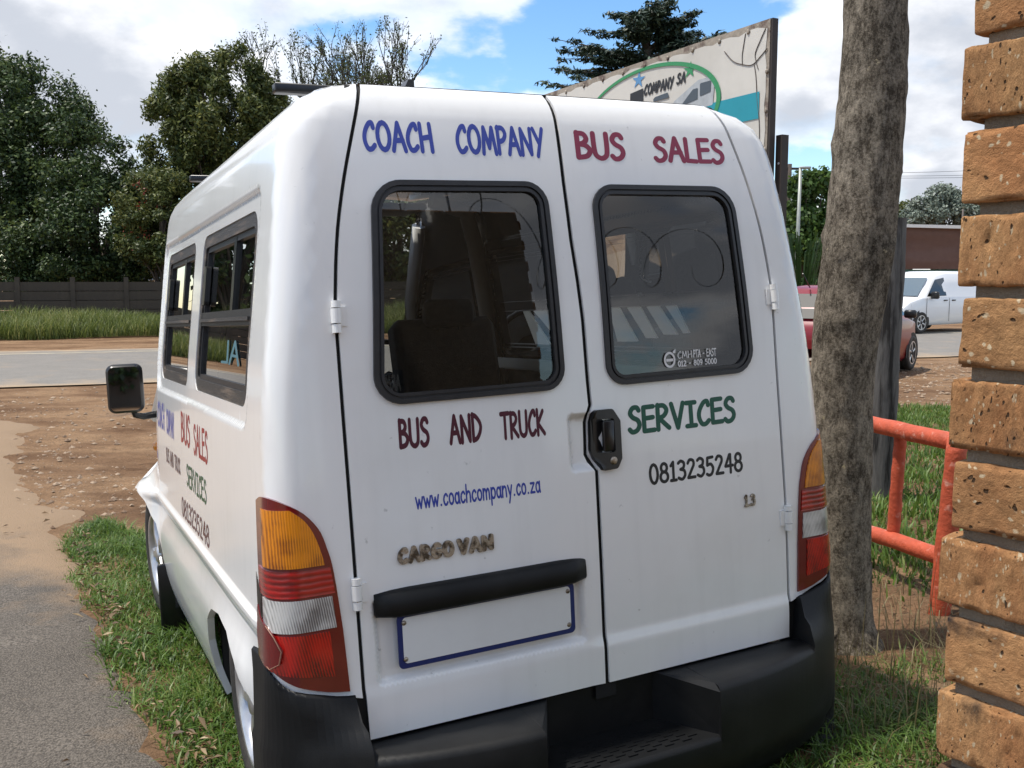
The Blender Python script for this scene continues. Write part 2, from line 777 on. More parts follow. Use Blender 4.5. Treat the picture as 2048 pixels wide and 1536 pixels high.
GLYPH = {
    'A': (0.66, [[(0.03, 0), (0.33, 1.0), (0.63, 0)], [(0.13, 0.36), (0.53, 0.38)]]),
    'B': (0.56, [[(0.07, 1.0), (0.05, 0.02)], _c([(0.06, 0.97), (0.32, 0.95), (0.42, 0.76), (0.3, 0.59), (0.07, 0.54)]),
                 _c([(0.07, 0.54), (0.36, 0.5), (0.52, 0.3), (0.38, 0.08), (0.05, 0.02)])]),
    'C': (0.58, [_c([(0.52, 0.80), (0.47, 0.97), (0.30, 0.92), (0.10, 0.62), (0.06, 0.32), (0.18, 0.05), (0.36, 0.03), (0.52, 0.16)])]),
    'D': (0.62, [[(0.07, 1.0), (0.06, 0.0)], _c([(0.05, 0.98), (0.3, 0.9), (0.56, 0.62), (0.54, 0.34), (0.32, 0.08), (0.06, 0.01)])]),
    'E': (0.56, [[(0.07, 0.98), (0.06, 0.02)], [(0.07, 0.98), (0.5, 0.99)], [(0.07, 0.53), (0.47, 0.55)], [(0.06, 0.02), (0.52, 0.03)]]),
    'G': (0.66, [_c([(0.54, 0.86), (0.42, 0.98), (0.24, 0.9), (0.07, 0.6), (0.08, 0.24), (0.26, 0.02), (0.5, 0.12), (0.58, 0.42)]), [(0.34, 0.44), (0.62, 0.44)]]),
    'H': (0.66, [[(0.07, 1.0), (0.09, 0.0)], [(0.56, 1.0), (0.6, 0.0)], [(0.08, 0.46), (0.58, 0.54)]]),
    'I': (0.50, [[(0.04, 0.98), (0.46, 0.98)], [(0.25, 0.98), (0.25, 0.02)], [(0.04, 0.02), (0.46, 0.02)]]),
    'K': (0.60, [[(0.07, 1.0), (0.06, 0.0)], [(0.5, 0.95), (0.09, 0.46), (0.56, 0.02)]]),
    'L': (0.50, [[(0.08, 1.0), (0.06, 0.04), (0.46, 0.02)]]),
    'M': (0.80, [[(0.05, 0.0), (0.17, 0.98), (0.40, 0.22), (0.62, 0.98), (0.75, 0.0)]]),
    'N': (0.68, [[(0.06, 0.0), (0.07, 0.98), (0.58, 0.03), (0.6, 1.0)]]),
    'O': (0.68, [_o(0.34, 0.5, 0.29, 0.49)]),
    'P': (0.54, [[(0.08, 1.0), (0.07, 0.0)], _c([(0.05, 0.96), (0.34, 0.97), (0.49, 0.76), (0.36, 0.52), (0.09, 0.44)])]),
    'R': (0.60, [[(0.08, 1.0), (0.06, 0.0)], _c([(0.06, 0.96), (0.34, 0.96), (0.48, 0.76), (0.34, 0.54), (0.08, 0.46)]), [(0.12, 0.46), (0.56, 0.03)]]),
    'S': (0.56, [_c([(0.48, 0.86), (0.4, 0.98), (0.22, 0.97), (0.1, 0.78), (0.2, 0.6), (0.42, 0.46), (0.48, 0.25), (0.36, 0.06), (0.16, 0.01), (0.04, 0.12)])]),
    'T': (0.62, [[(0.03, 0.97), (0.60, 0.98)], [(0.32, 0.97), (0.30, 0.0)]]),
    'U': (0.64, [_c([(0.07, 1.0), (0.06, 0.5), (0.1, 0.16), (0.3, 0.02), (0.5, 0.12), (0.56, 0.4), (0.58, 1.0)])]),
    'V': (0.62, [[(0.04, 1.0), (0.3, 0.0), (0.58, 1.0)]]),
    'W': (0.9, [[(0.04, 1.0), (0.22, 0.0), (0.45, 0.72), (0.66, 0.0), (0.86, 1.0)]]),
    'Y': (0.60, [[(0.04, 1.0), (0.32, 0.46)], [(0.58, 1.0), (0.2, -0.05)]]),
    '0': (0.60, [_o(0.3, 0.5, 0.24, 0.49)]), '1': (0.44, [[(0.08, 0.8), (0.24, 0.98), (0.22, 0.03)], [(0.05, 0.02), (0.4, 0.02)]]),
    '2': (0.58, [_c([(0.07, 0.8), (0.2, 0.97), (0.42, 0.92), (0.46, 0.7), (0.3, 0.42), (0.06, 0.03)]), [(0.06, 0.03), (0.52, 0.03)]]),
    '3': (0.56, [_c([(0.07, 0.88), (0.24, 0.98), (0.44, 0.86), (0.4, 0.62), (0.2, 0.54)]), _c([(0.2, 0.54), (0.44, 0.46), (0.48, 0.2), (0.28, 0.01), (0.05, 0.1)])]),
    '4': (0.60, [[(0.36, 0.98), (0.05, 0.36), (0.56, 0.38)], [(0.42, 0.98), (0.40, 0.0)]]),
    '5': (0.58, [[(0.48, 0.97), (0.13, 0.95), (0.1, 0.55)], _c([(0.1, 0.55), (0.34, 0.6), (0.49, 0.36), (0.38, 0.08), (0.2, 0.01), (0.05, 0.08)])]),
    '8': (0.60, [_o(0.3, 0.75, 0.19, 0.22), _o(0.29, 0.27, 0.24, 0.26)]),
    '9': (0.58, [_o(0.28, 0.68, 0.22, 0.29), _c([(0.5, 0.7), (0.46, 0.3), (0.2, 0.0)])]),
    '.': (0.30, [[(0.13, 0.03), (0.15, 0.03)]]), '-': (0.5, [[(0.08, 0.45), (0.4, 0.45)]]), ' ': (0.42, []),
    'w': (0.74, [[(0.04, 0.62), (0.2, 0.02), (0.37, 0.5), (0.52, 0.02), (0.7, 0.62)]]),
    'c': (0.50, [_c([(0.44, 0.5), (0.32, 0.62), (0.14, 0.52), (0.06, 0.28), (0.16, 0.04), (0.32, 0.02), (0.45, 0.14)])]),
    'o': (0.54, [_o(0.27, 0.31, 0.21, 0.3)]),
    'a': (0.54, [_o(0.25, 0.3, 0.19, 0.29), [(0.46, 0.62), (0.46, 0.2), (0.51, 0.0)]]),
    'h': (0.54, [[(0.07, 1.0), (0.06, 0.0)], _c([(0.07, 0.4), (0.24, 0.6), (0.42, 0.52), (0.46, 0.25), (0.46, 0.0)])]),
    'm': (0.78, [[(0.06, 0.62), (0.06, 0.0)], _c([(0.06, 0.38), (0.2, 0.6), (0.34, 0.5), (0.37, 0.25), (0.37, 0.0)]), _c([(0.37, 0.36), (0.52, 0.6), (0.66, 0.5), (0.69, 0.25), (0.7, 0.0)])]),
    'p': (0.54, [[(0.07, 0.62), (0.07, -0.36)], _o(0.28, 0.31, 0.2, 0.3)]),
    'n': (0.54, [[(0.07, 0.62), (0.06, 0.0)], _c([(0.07, 0.38), (0.24, 0.6), (0.42, 0.52), (0.46, 0.25), (0.47, 0.0)])]),
    'y': (0.52, [[(0.05, 0.62), (0.26, 0.06)], [(0.47, 0.62), (0.16, -0.38)]]),
    'z': (0.54, [[(0.06, 0.58), (0.46, 0.58), (0.06, 0.03), (0.5, 0.03)]]),
}


def stroke_outline(pts, w, seg=6):
    """Outline polygon of a round-capped stroke, counter-clockwise."""
    p = [Vector(q) for q in pts]
    n = len(p)
    Lf, Rt = [], []
    for i in range(n):
        d = (p[min(i + 1, n - 1)] - p[max(i - 1, 0)])
        d.normalize()
        nn = Vector((-d.y, d.x))
        if 0 < i < n - 1:
            d1 = (p[i] - p[i - 1]).normalized()
            k = 1 / max(0.55, abs(Vector((-d1.y, d1.x)).dot(nn)))
        else:
            k = 1
        Lf.append(p[i] + nn * w * k)
        Rt.append(p[i] - nn * w * k)
    out = list(Rt)
    d = (p[-1] - p[-2]).normalized()
    a = math.atan2(d.y, d.x)
    out += [p[-1] + Vector((math.cos(a + t), math.sin(a + t))) * w for t in [math.pi * (k / seg - 0.5) for k in range(1, seg)]]
    out += Lf[::-1]
    d = (p[0] - p[1]).normalized()
    a = math.atan2(d.y, d.x)
    out += [p[0] + Vector((math.cos(a + t), math.sin(a + t))) * w for t in [math.pi * (k / seg - 0.5) for k in range(1, seg)]]
    return [tuple(q) for q in out]


def split_corners(pts, ang=0.75):
    """Break a stroke at sharp corners so that its outline never folds over itself."""
    out, cur = [], [pts[0]]
    for i in range(1, len(pts)):
        cur.append(pts[i])
        if i < len(pts) - 1:
            d1 = Vector(pts[i]) - Vector(pts[i - 1])
            d2 = Vector(pts[i + 1]) - Vector(pts[i])
            if d1.length > 1e-6 and d2.length > 1e-6 and d1.angle(d2) > ang:
                out.append(cur)
                cur = [pts[i]]
    out.append(cur)
    return out


def text_mesh(name, text, u0, v0, u1, v1, surf, material, parent, weight=0.085, depth=0.0, lift=0.0005, flip=False, gap=0.07, slant=0.0, wob=0.0):
    """Letter strokes filling the box (u0..u1, v0 = base line .. v1 = cap height) on surf(u, v)."""
    polys = []
    x = 0.0
    rr = random.Random(text)
    for ch in text:
        wd, strokes = GLYPH[ch]
        dy = (rr.random() - 0.5) * wob
        for s in strokes:
            for q in split_corners(s):
                polys.append(stroke_outline([(x + a + slant * b, b + dy) for a, b in q], weight))
        x += wd + gap
    x -= gap
    sx = (u1 - u0) / x
    sy = (v1 - v0)
    polys = [[(u0 + a * sx, v0 + b * sy) for a, b in p] for p in polys]

    def keep(cen):
        m = np.zeros(len(cen), bool)
        for p in polys:
            m |= winding(p, cen) != 0
        return m
    V, F = cdt(polys, [], keep)
    e = 1e-3
    P, Nn = [], []
    for u, v in V:
        p = Vector(surf(u, v))
        n = (Vector(surf(u + e, v)) - Vector(surf(u - e, v))).cross(Vector(surf(u, v + e)) - Vector(surf(u, v - e))).normalized()
        if flip:
            n = -n
        P.append(p + n * (lift + depth))
        Nn.append(n)
    verts, faces = list(P), [f[::-1] if flip else f for f in F]
    if depth:
        for (i, j) in boundary(F):
            o = len(verts)
            verts += [P[i], P[j], P[j] - Nn[j] * depth, P[i] - Nn[i] * depth]
            q = (o, o + 3, o + 2, o + 1)
            faces.append(q[::-1] if flip else q)
    me = bpy.data.meshes.new(name)
    me.from_pydata([tuple(v) for v in verts], [], faces)
    me.update()
    return link(name, me, material, parent)
# ================================================================== ground
ROAD_D = Vector((0.9457, 0.3254))
ROAD_N = Vector((-0.3254, 0.9457))


def gh(x, y):
    """Height of the ground: it falls from the gate to the road and rises a little to the right."""
    d = ROAD_N.x * x + ROAD_N.y * y
    xs = 2.2 * math.tanh((x - .244) / 2.2)
    k = 1 - sstep(4.6, 14.0, d)
    return (.309 + .0456 * xs - .0306 * (max(y, -4) - 2.325)) * k


def gd(x, y):
    """Signed distance from the near road edge, measured across the road."""
    return ROAD_N.x * x + ROAD_N.y * y - 16.3


def fbm(x, y, s, o=4):
    return noise.fractal(Vector((x * s, y * s, 3.7)), 0.8, 2.1, o)


def ground_noise(x, y):
    far = 1 - sstep(-4.5, -1.2, gd(x, y))
    if far <= 0:
        return -.02
    # churned dirt to the left beyond the driveway, tamer on the right
    dirt = sstep(5.2, 7.2, y) if x < .5 else .5
    n = .024 * fbm(x, y, .9) + .022 * fbm(x + 7, y * 1.6, 3.1) * (.4 + .6 * dirt)
    return n * far * (.25 + .75 * dirt) - .02 * (1 - far)


def axis_lines(dense_lo, dense_hi, step, lo, hi):
    a = list(np.arange(dense_lo, dense_hi, step))
    s, x = step, dense_lo
    while x > lo:
        s *= 1.18
        x -= s
        a.insert(0, x)
    s, x = step, dense_hi
    a.append(x)
    while x < hi:
        s *= 1.18
        x += s
        a.append(x)
    return a


def ground_mat():
    m, nt, b, out = nodes_of('red_dirt')
    N, L = nt.nodes.new, nt.links.new
    tc = N('ShaderNodeTexCoord')

    def noise_(scale, detail=6, rough=.6, dist=0.0, stretch=None):
        n = N('ShaderNodeTexNoise')
        n.inputs['Scale'].default_value = scale
        n.inputs['Detail'].default_value = detail
        n.inputs['Roughness'].default_value = rough
        n.inputs['Distortion'].default_value = dist
        if stretch:
            mp = N('ShaderNodeMapping')
            mp.inputs['Scale'].default_value = stretch
            mp.inputs['Rotation'].default_value = (0, 0, -.35)
            L(tc.outputs['Object'], mp.inputs[0])
            L(mp.outputs[0], n.inputs['Vector'])
        else:
            L(tc.outputs['Object'], n.inputs['Vector'])
        return n.outputs[0]

    def ramp(v, stops):
        r = N('ShaderNodeValToRGB')
        e = r.color_ramp.elements
        while len(e) < len(stops):
            e.new(.5)
        for el, (p, c) in zip(e, stops):
            el.position = p
            el.color = (*c, 1)
        L(v, r.inputs[0])
        return r.outputs[0]

    def mix(f, a, c, mode='MIX'):
        x = N('ShaderNodeMix')
        x.data_type = 'RGBA'
        x.blend_type = mode
        if isinstance(f, float):
            x.inputs[0].default_value = f
        else:
            L(f, x.inputs[0])
        for i, v in ((6, a), (7, c)):
            if isinstance(v, tuple):
                x.inputs[i].default_value = (*v, 1)
            else:
                L(v, x.inputs[i])
        return x.outputs[2]
    base = ramp(noise_(.55, 6, .6, .4, (1, 2.2, 1)), [(.32, (.12, .066, .035)), (.46, (.20, .12, .068)), (.58, (.29, .185, .106)), (.70, (.19, .132, .092))])
    base = mix(.55, base, ramp(noise_(9, 7, .7), [(.25, (.35, .33, .32)), (.5, (.95, .95, .95)), (.75, (1.25, 1.2, 1.15))]), 'MULTIPLY')
    base = mix(.6, base, ramp(noise_(60, 4, .7), [(.30, (.30, .27, .25)), (.5, (1, 1, 1)), (.72, (1.4, 1.35, 1.3))]), 'MULTIPLY')
    L(base, b.inputs['Base Color'])
    b.inputs['Roughness'].default_value = .95
    b.inputs['Specular IOR Level'].default_value = .15
    ad = N('ShaderNodeMath')
    ad.operation = 'MULTIPLY_ADD'
    ad.inputs[1].default_value = .5
    L(noise_(14, 8, .75), ad.inputs[0])
    L(noise_(70, 5, .7), ad.inputs[2])
    bp = N('ShaderNodeBump')
    bp.inputs['Strength'].default_value = .9
    bp.inputs['Distance'].default_value = .02
    L(ad.outputs[0], bp.inputs['Height'])
    L(bp.outputs[0], b.inputs['Normal'])
    return m


def build_ground():
    xs = axis_lines(-6.5, 4.2, .07, -500, 500)
    ys = axis_lines(1.4, 10.5, .07, -300, 900)
    nx, ny = len(xs), len(ys)
    V = np.empty((ny, nx, 3), np.float32)
    for j, y in enumerate(ys):
        for i, x in enumerate(xs):
            z = gh(x, y) + ground_noise(x, y)
            V[j, i] = (x, y, z)
    idx = np.arange(nx * ny).reshape(ny, nx)
    F = np.stack([idx[:-1, :-1], idx[:-1, 1:], idx[1:, 1:], idx[1:, :-1]], -1).reshape(-1, 4)
    me = fast_mesh('ground', V.reshape(-1, 3), F, 4)
    me.polygons.foreach_set('use_smooth', [True] * len(me.polygons))
    tag(link('ground', me, ground_mat()), kind='structure')


def asphalt_mat(name, dark, light, sand, sand_lo=.5, sand_hi=.7, grit=140):
    """Worn asphalt: stone grain, pale wear, drifted sand in patches."""
    m, nt, b, out = nodes_of(name)
    N, L = nt.nodes.new, nt.links.new
    tc = N('ShaderNodeTexCoord')

    def nz(scale, detail=5, rough=.6):
        n = N('ShaderNodeTexNoise')
        n.inputs['Scale'].default_value = scale
        n.inputs['Detail'].default_value = detail
        n.inputs['Roughness'].default_value = rough
        L(tc.outputs['Object'], n.inputs['Vector'])
        return n.outputs[0]

    def rng(v, a, c):
        r = N('ShaderNodeMapRange')
        r.inputs[1].default_value = a
        r.inputs[2].default_value = c
        L(v, r.inputs[0])
        return r.outputs[0]

    def mix(f, a, c):
        x = N('ShaderNodeMix')
        x.data_type = 'RGBA'
        L(f, x.inputs[0])
        for i, v in ((6, a), (7, c)):
            if isinstance(v, tuple):
                x.inputs[i].default_value = (*v, 1)
            else:
                L(v, x.inputs[i])
        return x.outputs[2]
    vo = N('ShaderNodeTexVoronoi')
    vo.inputs['Scale'].default_value = grit
    L(tc.outputs['Object'], vo.inputs['Vector'])
    grain = mix(rng(vo.outputs['Distance'], .15, .6), light, dark)
    base = mix(rng(nz(2.2), .35, .7), grain, mix(rng(nz(90, 3), .4, .6), light, dark))
    at = N('ShaderNodeAttribute')
    at.attribute_name = 'sand'
    ad = N('ShaderNodeMath')
    ad.operation = 'ADD'
    L(nz(1.3, 7, .65), ad.inputs[0])
    L(at.outputs['Fac'], ad.inputs[1])
    base = mix(rng(ad.outputs[0], sand_lo, sand_hi), base, sand)
    L(base, b.inputs['Base Color'])
    b.inputs['Roughness'].default_value = .85
    b.inputs['Specular IOR Level'].default_value = .3
    bp = N('ShaderNodeBump')
    bp.inputs['Strength'].default_value = .8
    bp.inputs['Distance'].default_value = .006
    ad2 = N('ShaderNodeMath')
    ad2.operation = 'MULTIPLY_ADD'
    ad2.inputs[1].default_value = 1.3
    L(nz(45, 5, .7), ad2.inputs[0])
    L(vo.outputs['Distance'], ad2.inputs[2])
    L(ad2.outputs[0], bp.inputs['Height'])
    L(bp.outputs[0], b.inputs['Normal'])
    return m


DRIVE_EDGE = [(-.10, .6), (-.30, 1.3), (-.55, 1.95), (-.84, 2.62), (-1.08, 2.98), (-1.38, 3.48), (-1.84, 4.30), (-2.55, 5.62)]


def drive_edge_x(y):
    ys = [p[1] for p in DRIVE_EDGE]
    xs = [p[0] for p in DRIVE_EDGE]
    return float(np.interp(y, ys, xs))


def build_drive_and_road():
    # driveway sheet with a ragged edge
    right = []
    for x, y in densify(DRIVE_EDGE, .06, closed=False):
        n = .07 * noise.noise(Vector((x * 4, y * 4, 1))) + .03 * noise.noise(Vector((x * 14, y * 14, 5)))
        right.append((x + n - .02, y + n * .5))
    far = densify([(-2.62, 5.72), (-3.0, 6.5), (-3.9, 7.6), (-4.5, 8.7), (-5.2, 10.6), (-6.3, 11.6), (-9, 11.0)], .1, closed=False)
    far = [(x + .22 * noise.noise(Vector((x * 1.7, y * 1.7, 9))), y + .22 * noise.noise(Vector((x * 1.9, y * 1.9, 2)))) for x, y in far]
    ol = [(-.10, -2.5)] + right + far + [(-9.0, -2.5)]
    ol = densify(ol, .25)
    a = np.array(ol)
    G = np.array([(x, y) for x in np.arange(-9, 0, .16) for y in np.arange(-2.4, 11.8, .16)])
    k = (winding(ol, G) != 0) & (seg_dist(ol, G) > .06)
    V, F = cdt([ol], G[k], lambda c: winding(ol, c) != 0)
    sd_ = seg_dist(ol, V)
    verts, sand = [], []
    for (x, y), d in zip(V, sd_):
        z = gh(x, y) + .020 * sstep(0, .25, d) + .006 - .06 * (1 - sstep(0, .02, d)) + .012 * fbm(x, y, .9)
        z = max(z, gh(x, y) + ground_noise(x, y) + (.005 if d > .02 else -.03))
        verts.append((x, y, z))
        sand.append(.46 * sstep(3.6, 6.2, y + .15 * x + .4) + .08 * sstep(.35, 0, d) - .14)
    me = bpy.data.meshes.new('driveway')
    me.from_pydata(verts, [], F)
    me.polygons.foreach_set('use_smooth', [True] * len(F))
    at = me.attributes.new('sand', 'FLOAT', 'POINT')
    at.data.foreach_set('value', sand)
    me.update()
    tag(link('driveway', me, asphalt_mat('driveway_asphalt', (.064, .055, .046), (.19, .165, .138), (.28, .195, .122), .45, .72)), kind='structure')
    # road
    def rp(s, d, z=0.004):
        p = ROAD_D * s + ROAD_N * (16.3 + d)
        return (p.x, p.y, z)
    n = 160
    ss = [-120 + i * 1.5 for i in range(n + 1)]
    verts, sand = [], []
    rows = [0, .35, 1.0, 3, 5, 7, 7.6, 8.05]
    for d in rows:
        for s in ss:
            e = .22 * noise.noise(Vector((s * .5, d, 4))) if d in (0, 8.05) else 0
            verts.append(rp(s, d + e))
            sand.append({0: .30, .35: .08, 8.05: .3, 7.6: .06}.get(d, -.10))
    F = [(j * (n + 1) + i, j * (n + 1) + i + 1, (j + 1) * (n + 1) + i + 1, (j + 1) * (n + 1) + i) for j in range(len(rows) - 1) for i in range(n)]
    me = bpy.data.meshes.new('road')
    me.from_pydata(verts, [], F)
    at = me.attributes.new('sand', 'FLOAT', 'POINT')
    at.data.foreach_set('value', sand)
    road = tag(link('road', me, asphalt_mat('road_asphalt', (.165, .154, .139), (.275, .257, .232), (.36, .27, .18), .45, .8, 60)), kind='structure')
    ln = MB()
    for i in range(n):
        s0, s1 = ss[i], ss[i + 1]
        ln.add([rp(s0, 6.95, .008), rp(s1, 6.95, .008), rp(s1, 7.07, .008), rp(s0, 7.07, .008)], [(0, 1, 2, 3)])
    tag(ln.build('edge_line', mat('worn_line_paint', (.52, .46, .33), rough=.8, var=.25, vscale=2, col2=(.26, .24, .21), c2scale=1.2, c2lo=.5, c2hi=.7), road), kind='structure')


build_ground()
build_drive_and_road()
# ================================================================== the cargo van
# Van frame: x to the van's right, y forwards from the rear doors, z up; the tyres stand at z = 0.17.
VAN_R = Matrix(((0.894907, -0.443926, -0.045504), (0.445425, 0.894799, 0.030525), (0.027166, -0.047586, 0.998498)))
VAN_O = Vector((0.2515, 2.3201, 0.1391))


def v2w(p):
    return VAN_R @ Vector(p) + VAN_O


W0 = pchip([.20, .27, .33, .42, .50, .66, .80, 1.0, 1.25, 1.5, 1.75, 1.88, 2.03], [.715, .745, .768, .792, .803, .806, .801, .794, .780, .748, .712, .688, .65])
Y0 = pchip([.2, .45, .66, .84, 1.05, 1.24, 1.45, 1.6, 1.75, 1.88, 2.0], [.0, .0, .001, .005, .016, .028, .040, .054, .073, .096, .125])


def inset(z, z0, a):
    if z <= z0:
        return 0.0
    t = min((z - z0) / (2.0 - z0), 0.999)
    return a * (1 - math.sqrt(1 - t * t))


def Wz(z):
    return W0(z) - inset(z, 1.85, 0.15)


def Yz(z):
    return Y0(z) + inset(z, 1.90, 0.09)


def Rz(z):
    return 0.068 + 0.6 * inset(z, 1.85, 0.15)


REC = rrect(0.27, 1.188, 2.09, 1.766, (.07, .03, .03, .08), 5)
PLATE_REC = [(-.590, .618), (-.040, .608), (-.036, .80), (-.574, .81)]
HAND_REC = rrect(-.062, 1.036, .03, 1.184, .018, 4)


def rr_sd(x, z, x0, z0, x1, z1, r):
    """Signed distance inside a rounded rectangle (positive inside)."""
    cx, cz = (x0 + x1) / 2, (z0 + z1) / 2
    qx, qz = abs(x - cx) - (x1 - x0) / 2 + r, abs(z - cz) - (z1 - z0) / 2 + r
    return -(math.hypot(max(qx, 0), max(qz, 0)) + min(max(qx, qz), 0) - r)


def side_off(y, z):
    """Outward relief of the van's side: waist crease, window recess, arch flares, narrowing cab."""
    o = 0.0
    k = sstep(.10, .22, y)
    o += k * (.011 * sstep(.776, .760, z) - .016 * sstep(.752, .712, z) + .012 * sstep(.70, .58, z) * sstep(.20, .34, y))
    o -= .012 * sstep(0, .014, rr_sd(y, z, .27, 1.188, 2.13, 1.766, .06))
    o += .022 * sstep(.18, .36, y) * math.exp(-((y - .5) / .33) ** 2) * math.exp(-((z - .58) / .10) ** 2)
    if y > 2.08:
        q = y - 2.08
        up = sstep(1.0, 1.25, z)
        o -= (up * .26 + (1 - up) * .13) * q ** 1.35
        o += (.115 * math.exp(-((y - 2.48) / .27) ** 2)) * sstep(.84, .70, z) * sstep(2.08, 2.2, y)
    return o


def rear_off(x, z):
    """Outward relief of the rear doors: plate recess, hand recess, kick-out along the bottom."""
    o = 0.0
    if x < .03:
        d = rr_sd(x + .02 * (z - .7), z, -.585, .612, -.038, .814, .012)
        o -= .016 * sstep(0, .016, d)
        o -= .020 * sstep(0, .020, rr_sd(x, z, -.060, 1.036, .10, 1.184, .02))
    o += (.007 if x > 0 else .004) * sstep(.625, .590, z)
    return o


def S(t, z):
    """Body skin: t is the arc length from the middle of the rear, round the corner, along the side."""
    sg = -1 if t < 0 else 1
    a = abs(t)
    W, Y, r = Wz(z), Yz(z), Rz(z)
    if a < W - r:
        return (t, Y + .006 * (a / .62) ** 2 - rear_off(t, z), z)
    b = a - (W - r)
    yb = Y + .006 * ((W - r) / .62) ** 2
    if b < r * math.pi / 2:
        th = b / r
        return (sg * (W - r + r * math.sin(th)), yb + r - r * math.cos(th), z)
    y = yb + r + b - r * math.pi / 2
    return (sg * (W + side_off(y, z)), y, z)


def side_t(y, z, sg):
    W, Y, r = Wz(z), Yz(z), Rz(z)
    return sg * ((W - r) + r * math.pi / 2 + (y - Y - .006 * ((W - r) / .62) ** 2 - r))


def side_pts(pts, sg, step=.03):
    return [(side_t(y, z, sg), z) for y, z in densify(pts, step)]


GX = pchip([.44, .62, .9, 1.44, 1.53, 1.63, 1.745, 1.865, 1.968, 2.0], [.611, .616, .618, .618, .611, .598, .573, .538, .504, .49])
GC = [(1.984, -.011), (1.75, -.012), (1.61, -.008), (1.51, .0), (1.41, .006), (1.26, .008), (1.20, .010), (1.185, .004), (1.075, -.002), (1.035, .016), (.9, .013), (.7, .011), (.498, .010)]

PAINT = mat('white_paint', (.85, .85, .84), rough=.22, coat=.6, var=.035, vscale=2.2, col2=(.79, .78, .75), c2scale=1.6, c2lo=.52, c2hi=.78, trim=(.06, .056, .052), spec=.4, marks=True)
SIDEPAINT = PAINT
RUBBER = mat('black_rubber', (.018, .018, .02), rough=.42, var=.25, vscale=30, bump=.1, bscale=80)
OLDRUB = mat('weathered_rubber', (.035, .032, .03), rough=.5, col2=(.16, .12, .09), c2scale=14, c2lo=.5, c2hi=.7, stretch=(1, .3, 3), bump=.3, bscale=90)
BUMPM = mat('black_bumper_plastic', (.0065, .007, .0078), rough=.5, spec=.26, var=.3, vscale=7, bump=.12, bscale=240, bdist=.003, col2=(.018, .018, .018), c2scale=2.5, c2lo=.5, c2hi=.75)
BLACKP = mat('black_plastic', (.012, .012, .013), rough=.3, var=.2, vscale=20)
DARKIN = mat('dark_interior', (.03, .028, .026), rough=.8, var=.3, vscale=9)
GLASS = glass_mat('tinted_window_glass', (.80, .81, .79), 1.35, ior=1.55)
SGLASS = glass_mat('side_window_glass', (.58, .59, .58), 1.6, ior=1.5)
CHROME = mat('worn_chrome', (.42, .36, .29), rough=.3, metal=.85, col2=(.10, .08, .06), c2scale=60, c2lo=.45, c2hi=.6, bump=.3, bscale=200)
ALU = mat('wheel_alloy', (.55, .55, .56), rough=.32, metal=.8, var=.2, vscale=18)
TYRE = mat('tyre_rubber', (.022, .021, .02), rough=.75, var=.3, vscale=30, bump=.3, bscale=120, col2=(.05, .042, .035), c2scale=6)


def lens_mat(name, col, deep, wave, ang):
    m, nt, b, out = nodes_of(name)
    N, L = nt.nodes.new, nt.links.new
    tc = N('ShaderNodeTexCoord')
    mp = N('ShaderNodeMapping')
    mp.inputs['Rotation'].default_value = (0, ang, 0)
    L(tc.outputs['Object'], mp.inputs[0])
    w = N('ShaderNodeTexWave')
    w.wave_type = 'BANDS'
    w.bands_direction = 'X'
    w.inputs['Scale'].default_value = wave
    w.inputs['Distortion'].default_value = 1.2
    w.inputs['Detail'].default_value = 2
    L(mp.outputs[0], w.inputs['Vector'])
    n = N('ShaderNodeTexNoise')
    n.inputs['Scale'].default_value = 13
    n.inputs['Detail'].default_value = 3
    L(tc.outputs['Object'], n.inputs['Vector'])
    a = N('ShaderNodeMath')
    a.operation = 'MULTIPLY_ADD'
    a.inputs[1].default_value = .22
    L(w.outputs[1], a.inputs[0])
    L(n.outputs[0], a.inputs[2])
    r = N('ShaderNodeMapRange')
    r.inputs[1].default_value = .42
    r.inputs[2].default_value = .72
    L(a.outputs[0], r.inputs[0])
    mx = N('ShaderNodeMix')
    mx.data_type = 'RGBA'
    L(r.outputs[0], mx.inputs[0])
    mx.inputs[6].default_value = (*deep, 1)
    mx.inputs[7].default_value = (*col, 1)
    L(mx.outputs[2], b.inputs['Base Color'])
    b.inputs['Roughness'].default_value = .25
    b.inputs['Coat Weight'].default_value = 1.0
    b.inputs['Coat Roughness'].default_value = .03
    bp = N('ShaderNodeBump')
    bp.inputs['Strength'].default_value = .3
    bp.inputs['Distance'].default_value = .002
    L(w.outputs[1], bp.inputs['Height'])
    L(bp.outputs[0], b.inputs['Normal'])
    MATS[name] = m
    return m


AMBER = lens_mat('amber_lens', (.80, .26, .002), (.20, .045, .002), 58, 0)
REDL = lens_mat('red_lens', (.42, .004, .004), (.14, .001, .002), 24, 1.57)
REDD = lens_mat('dark_red_lens', (.52, .008, .003), (.06, .001, .002), 52, .2)
REDB = mat('red_lamp_housing', (.13, .003, .005), rough=.18, coat=1.0, var=.2, vscale=12)
CLEAR = lens_mat('clear_lens', (.66, .65, .62), (.13, .125, .12), 60, .15)


PAPER = leaf_mat('white_paper', (.74, .74, .72), (.80, .80, .79), trans=.5)


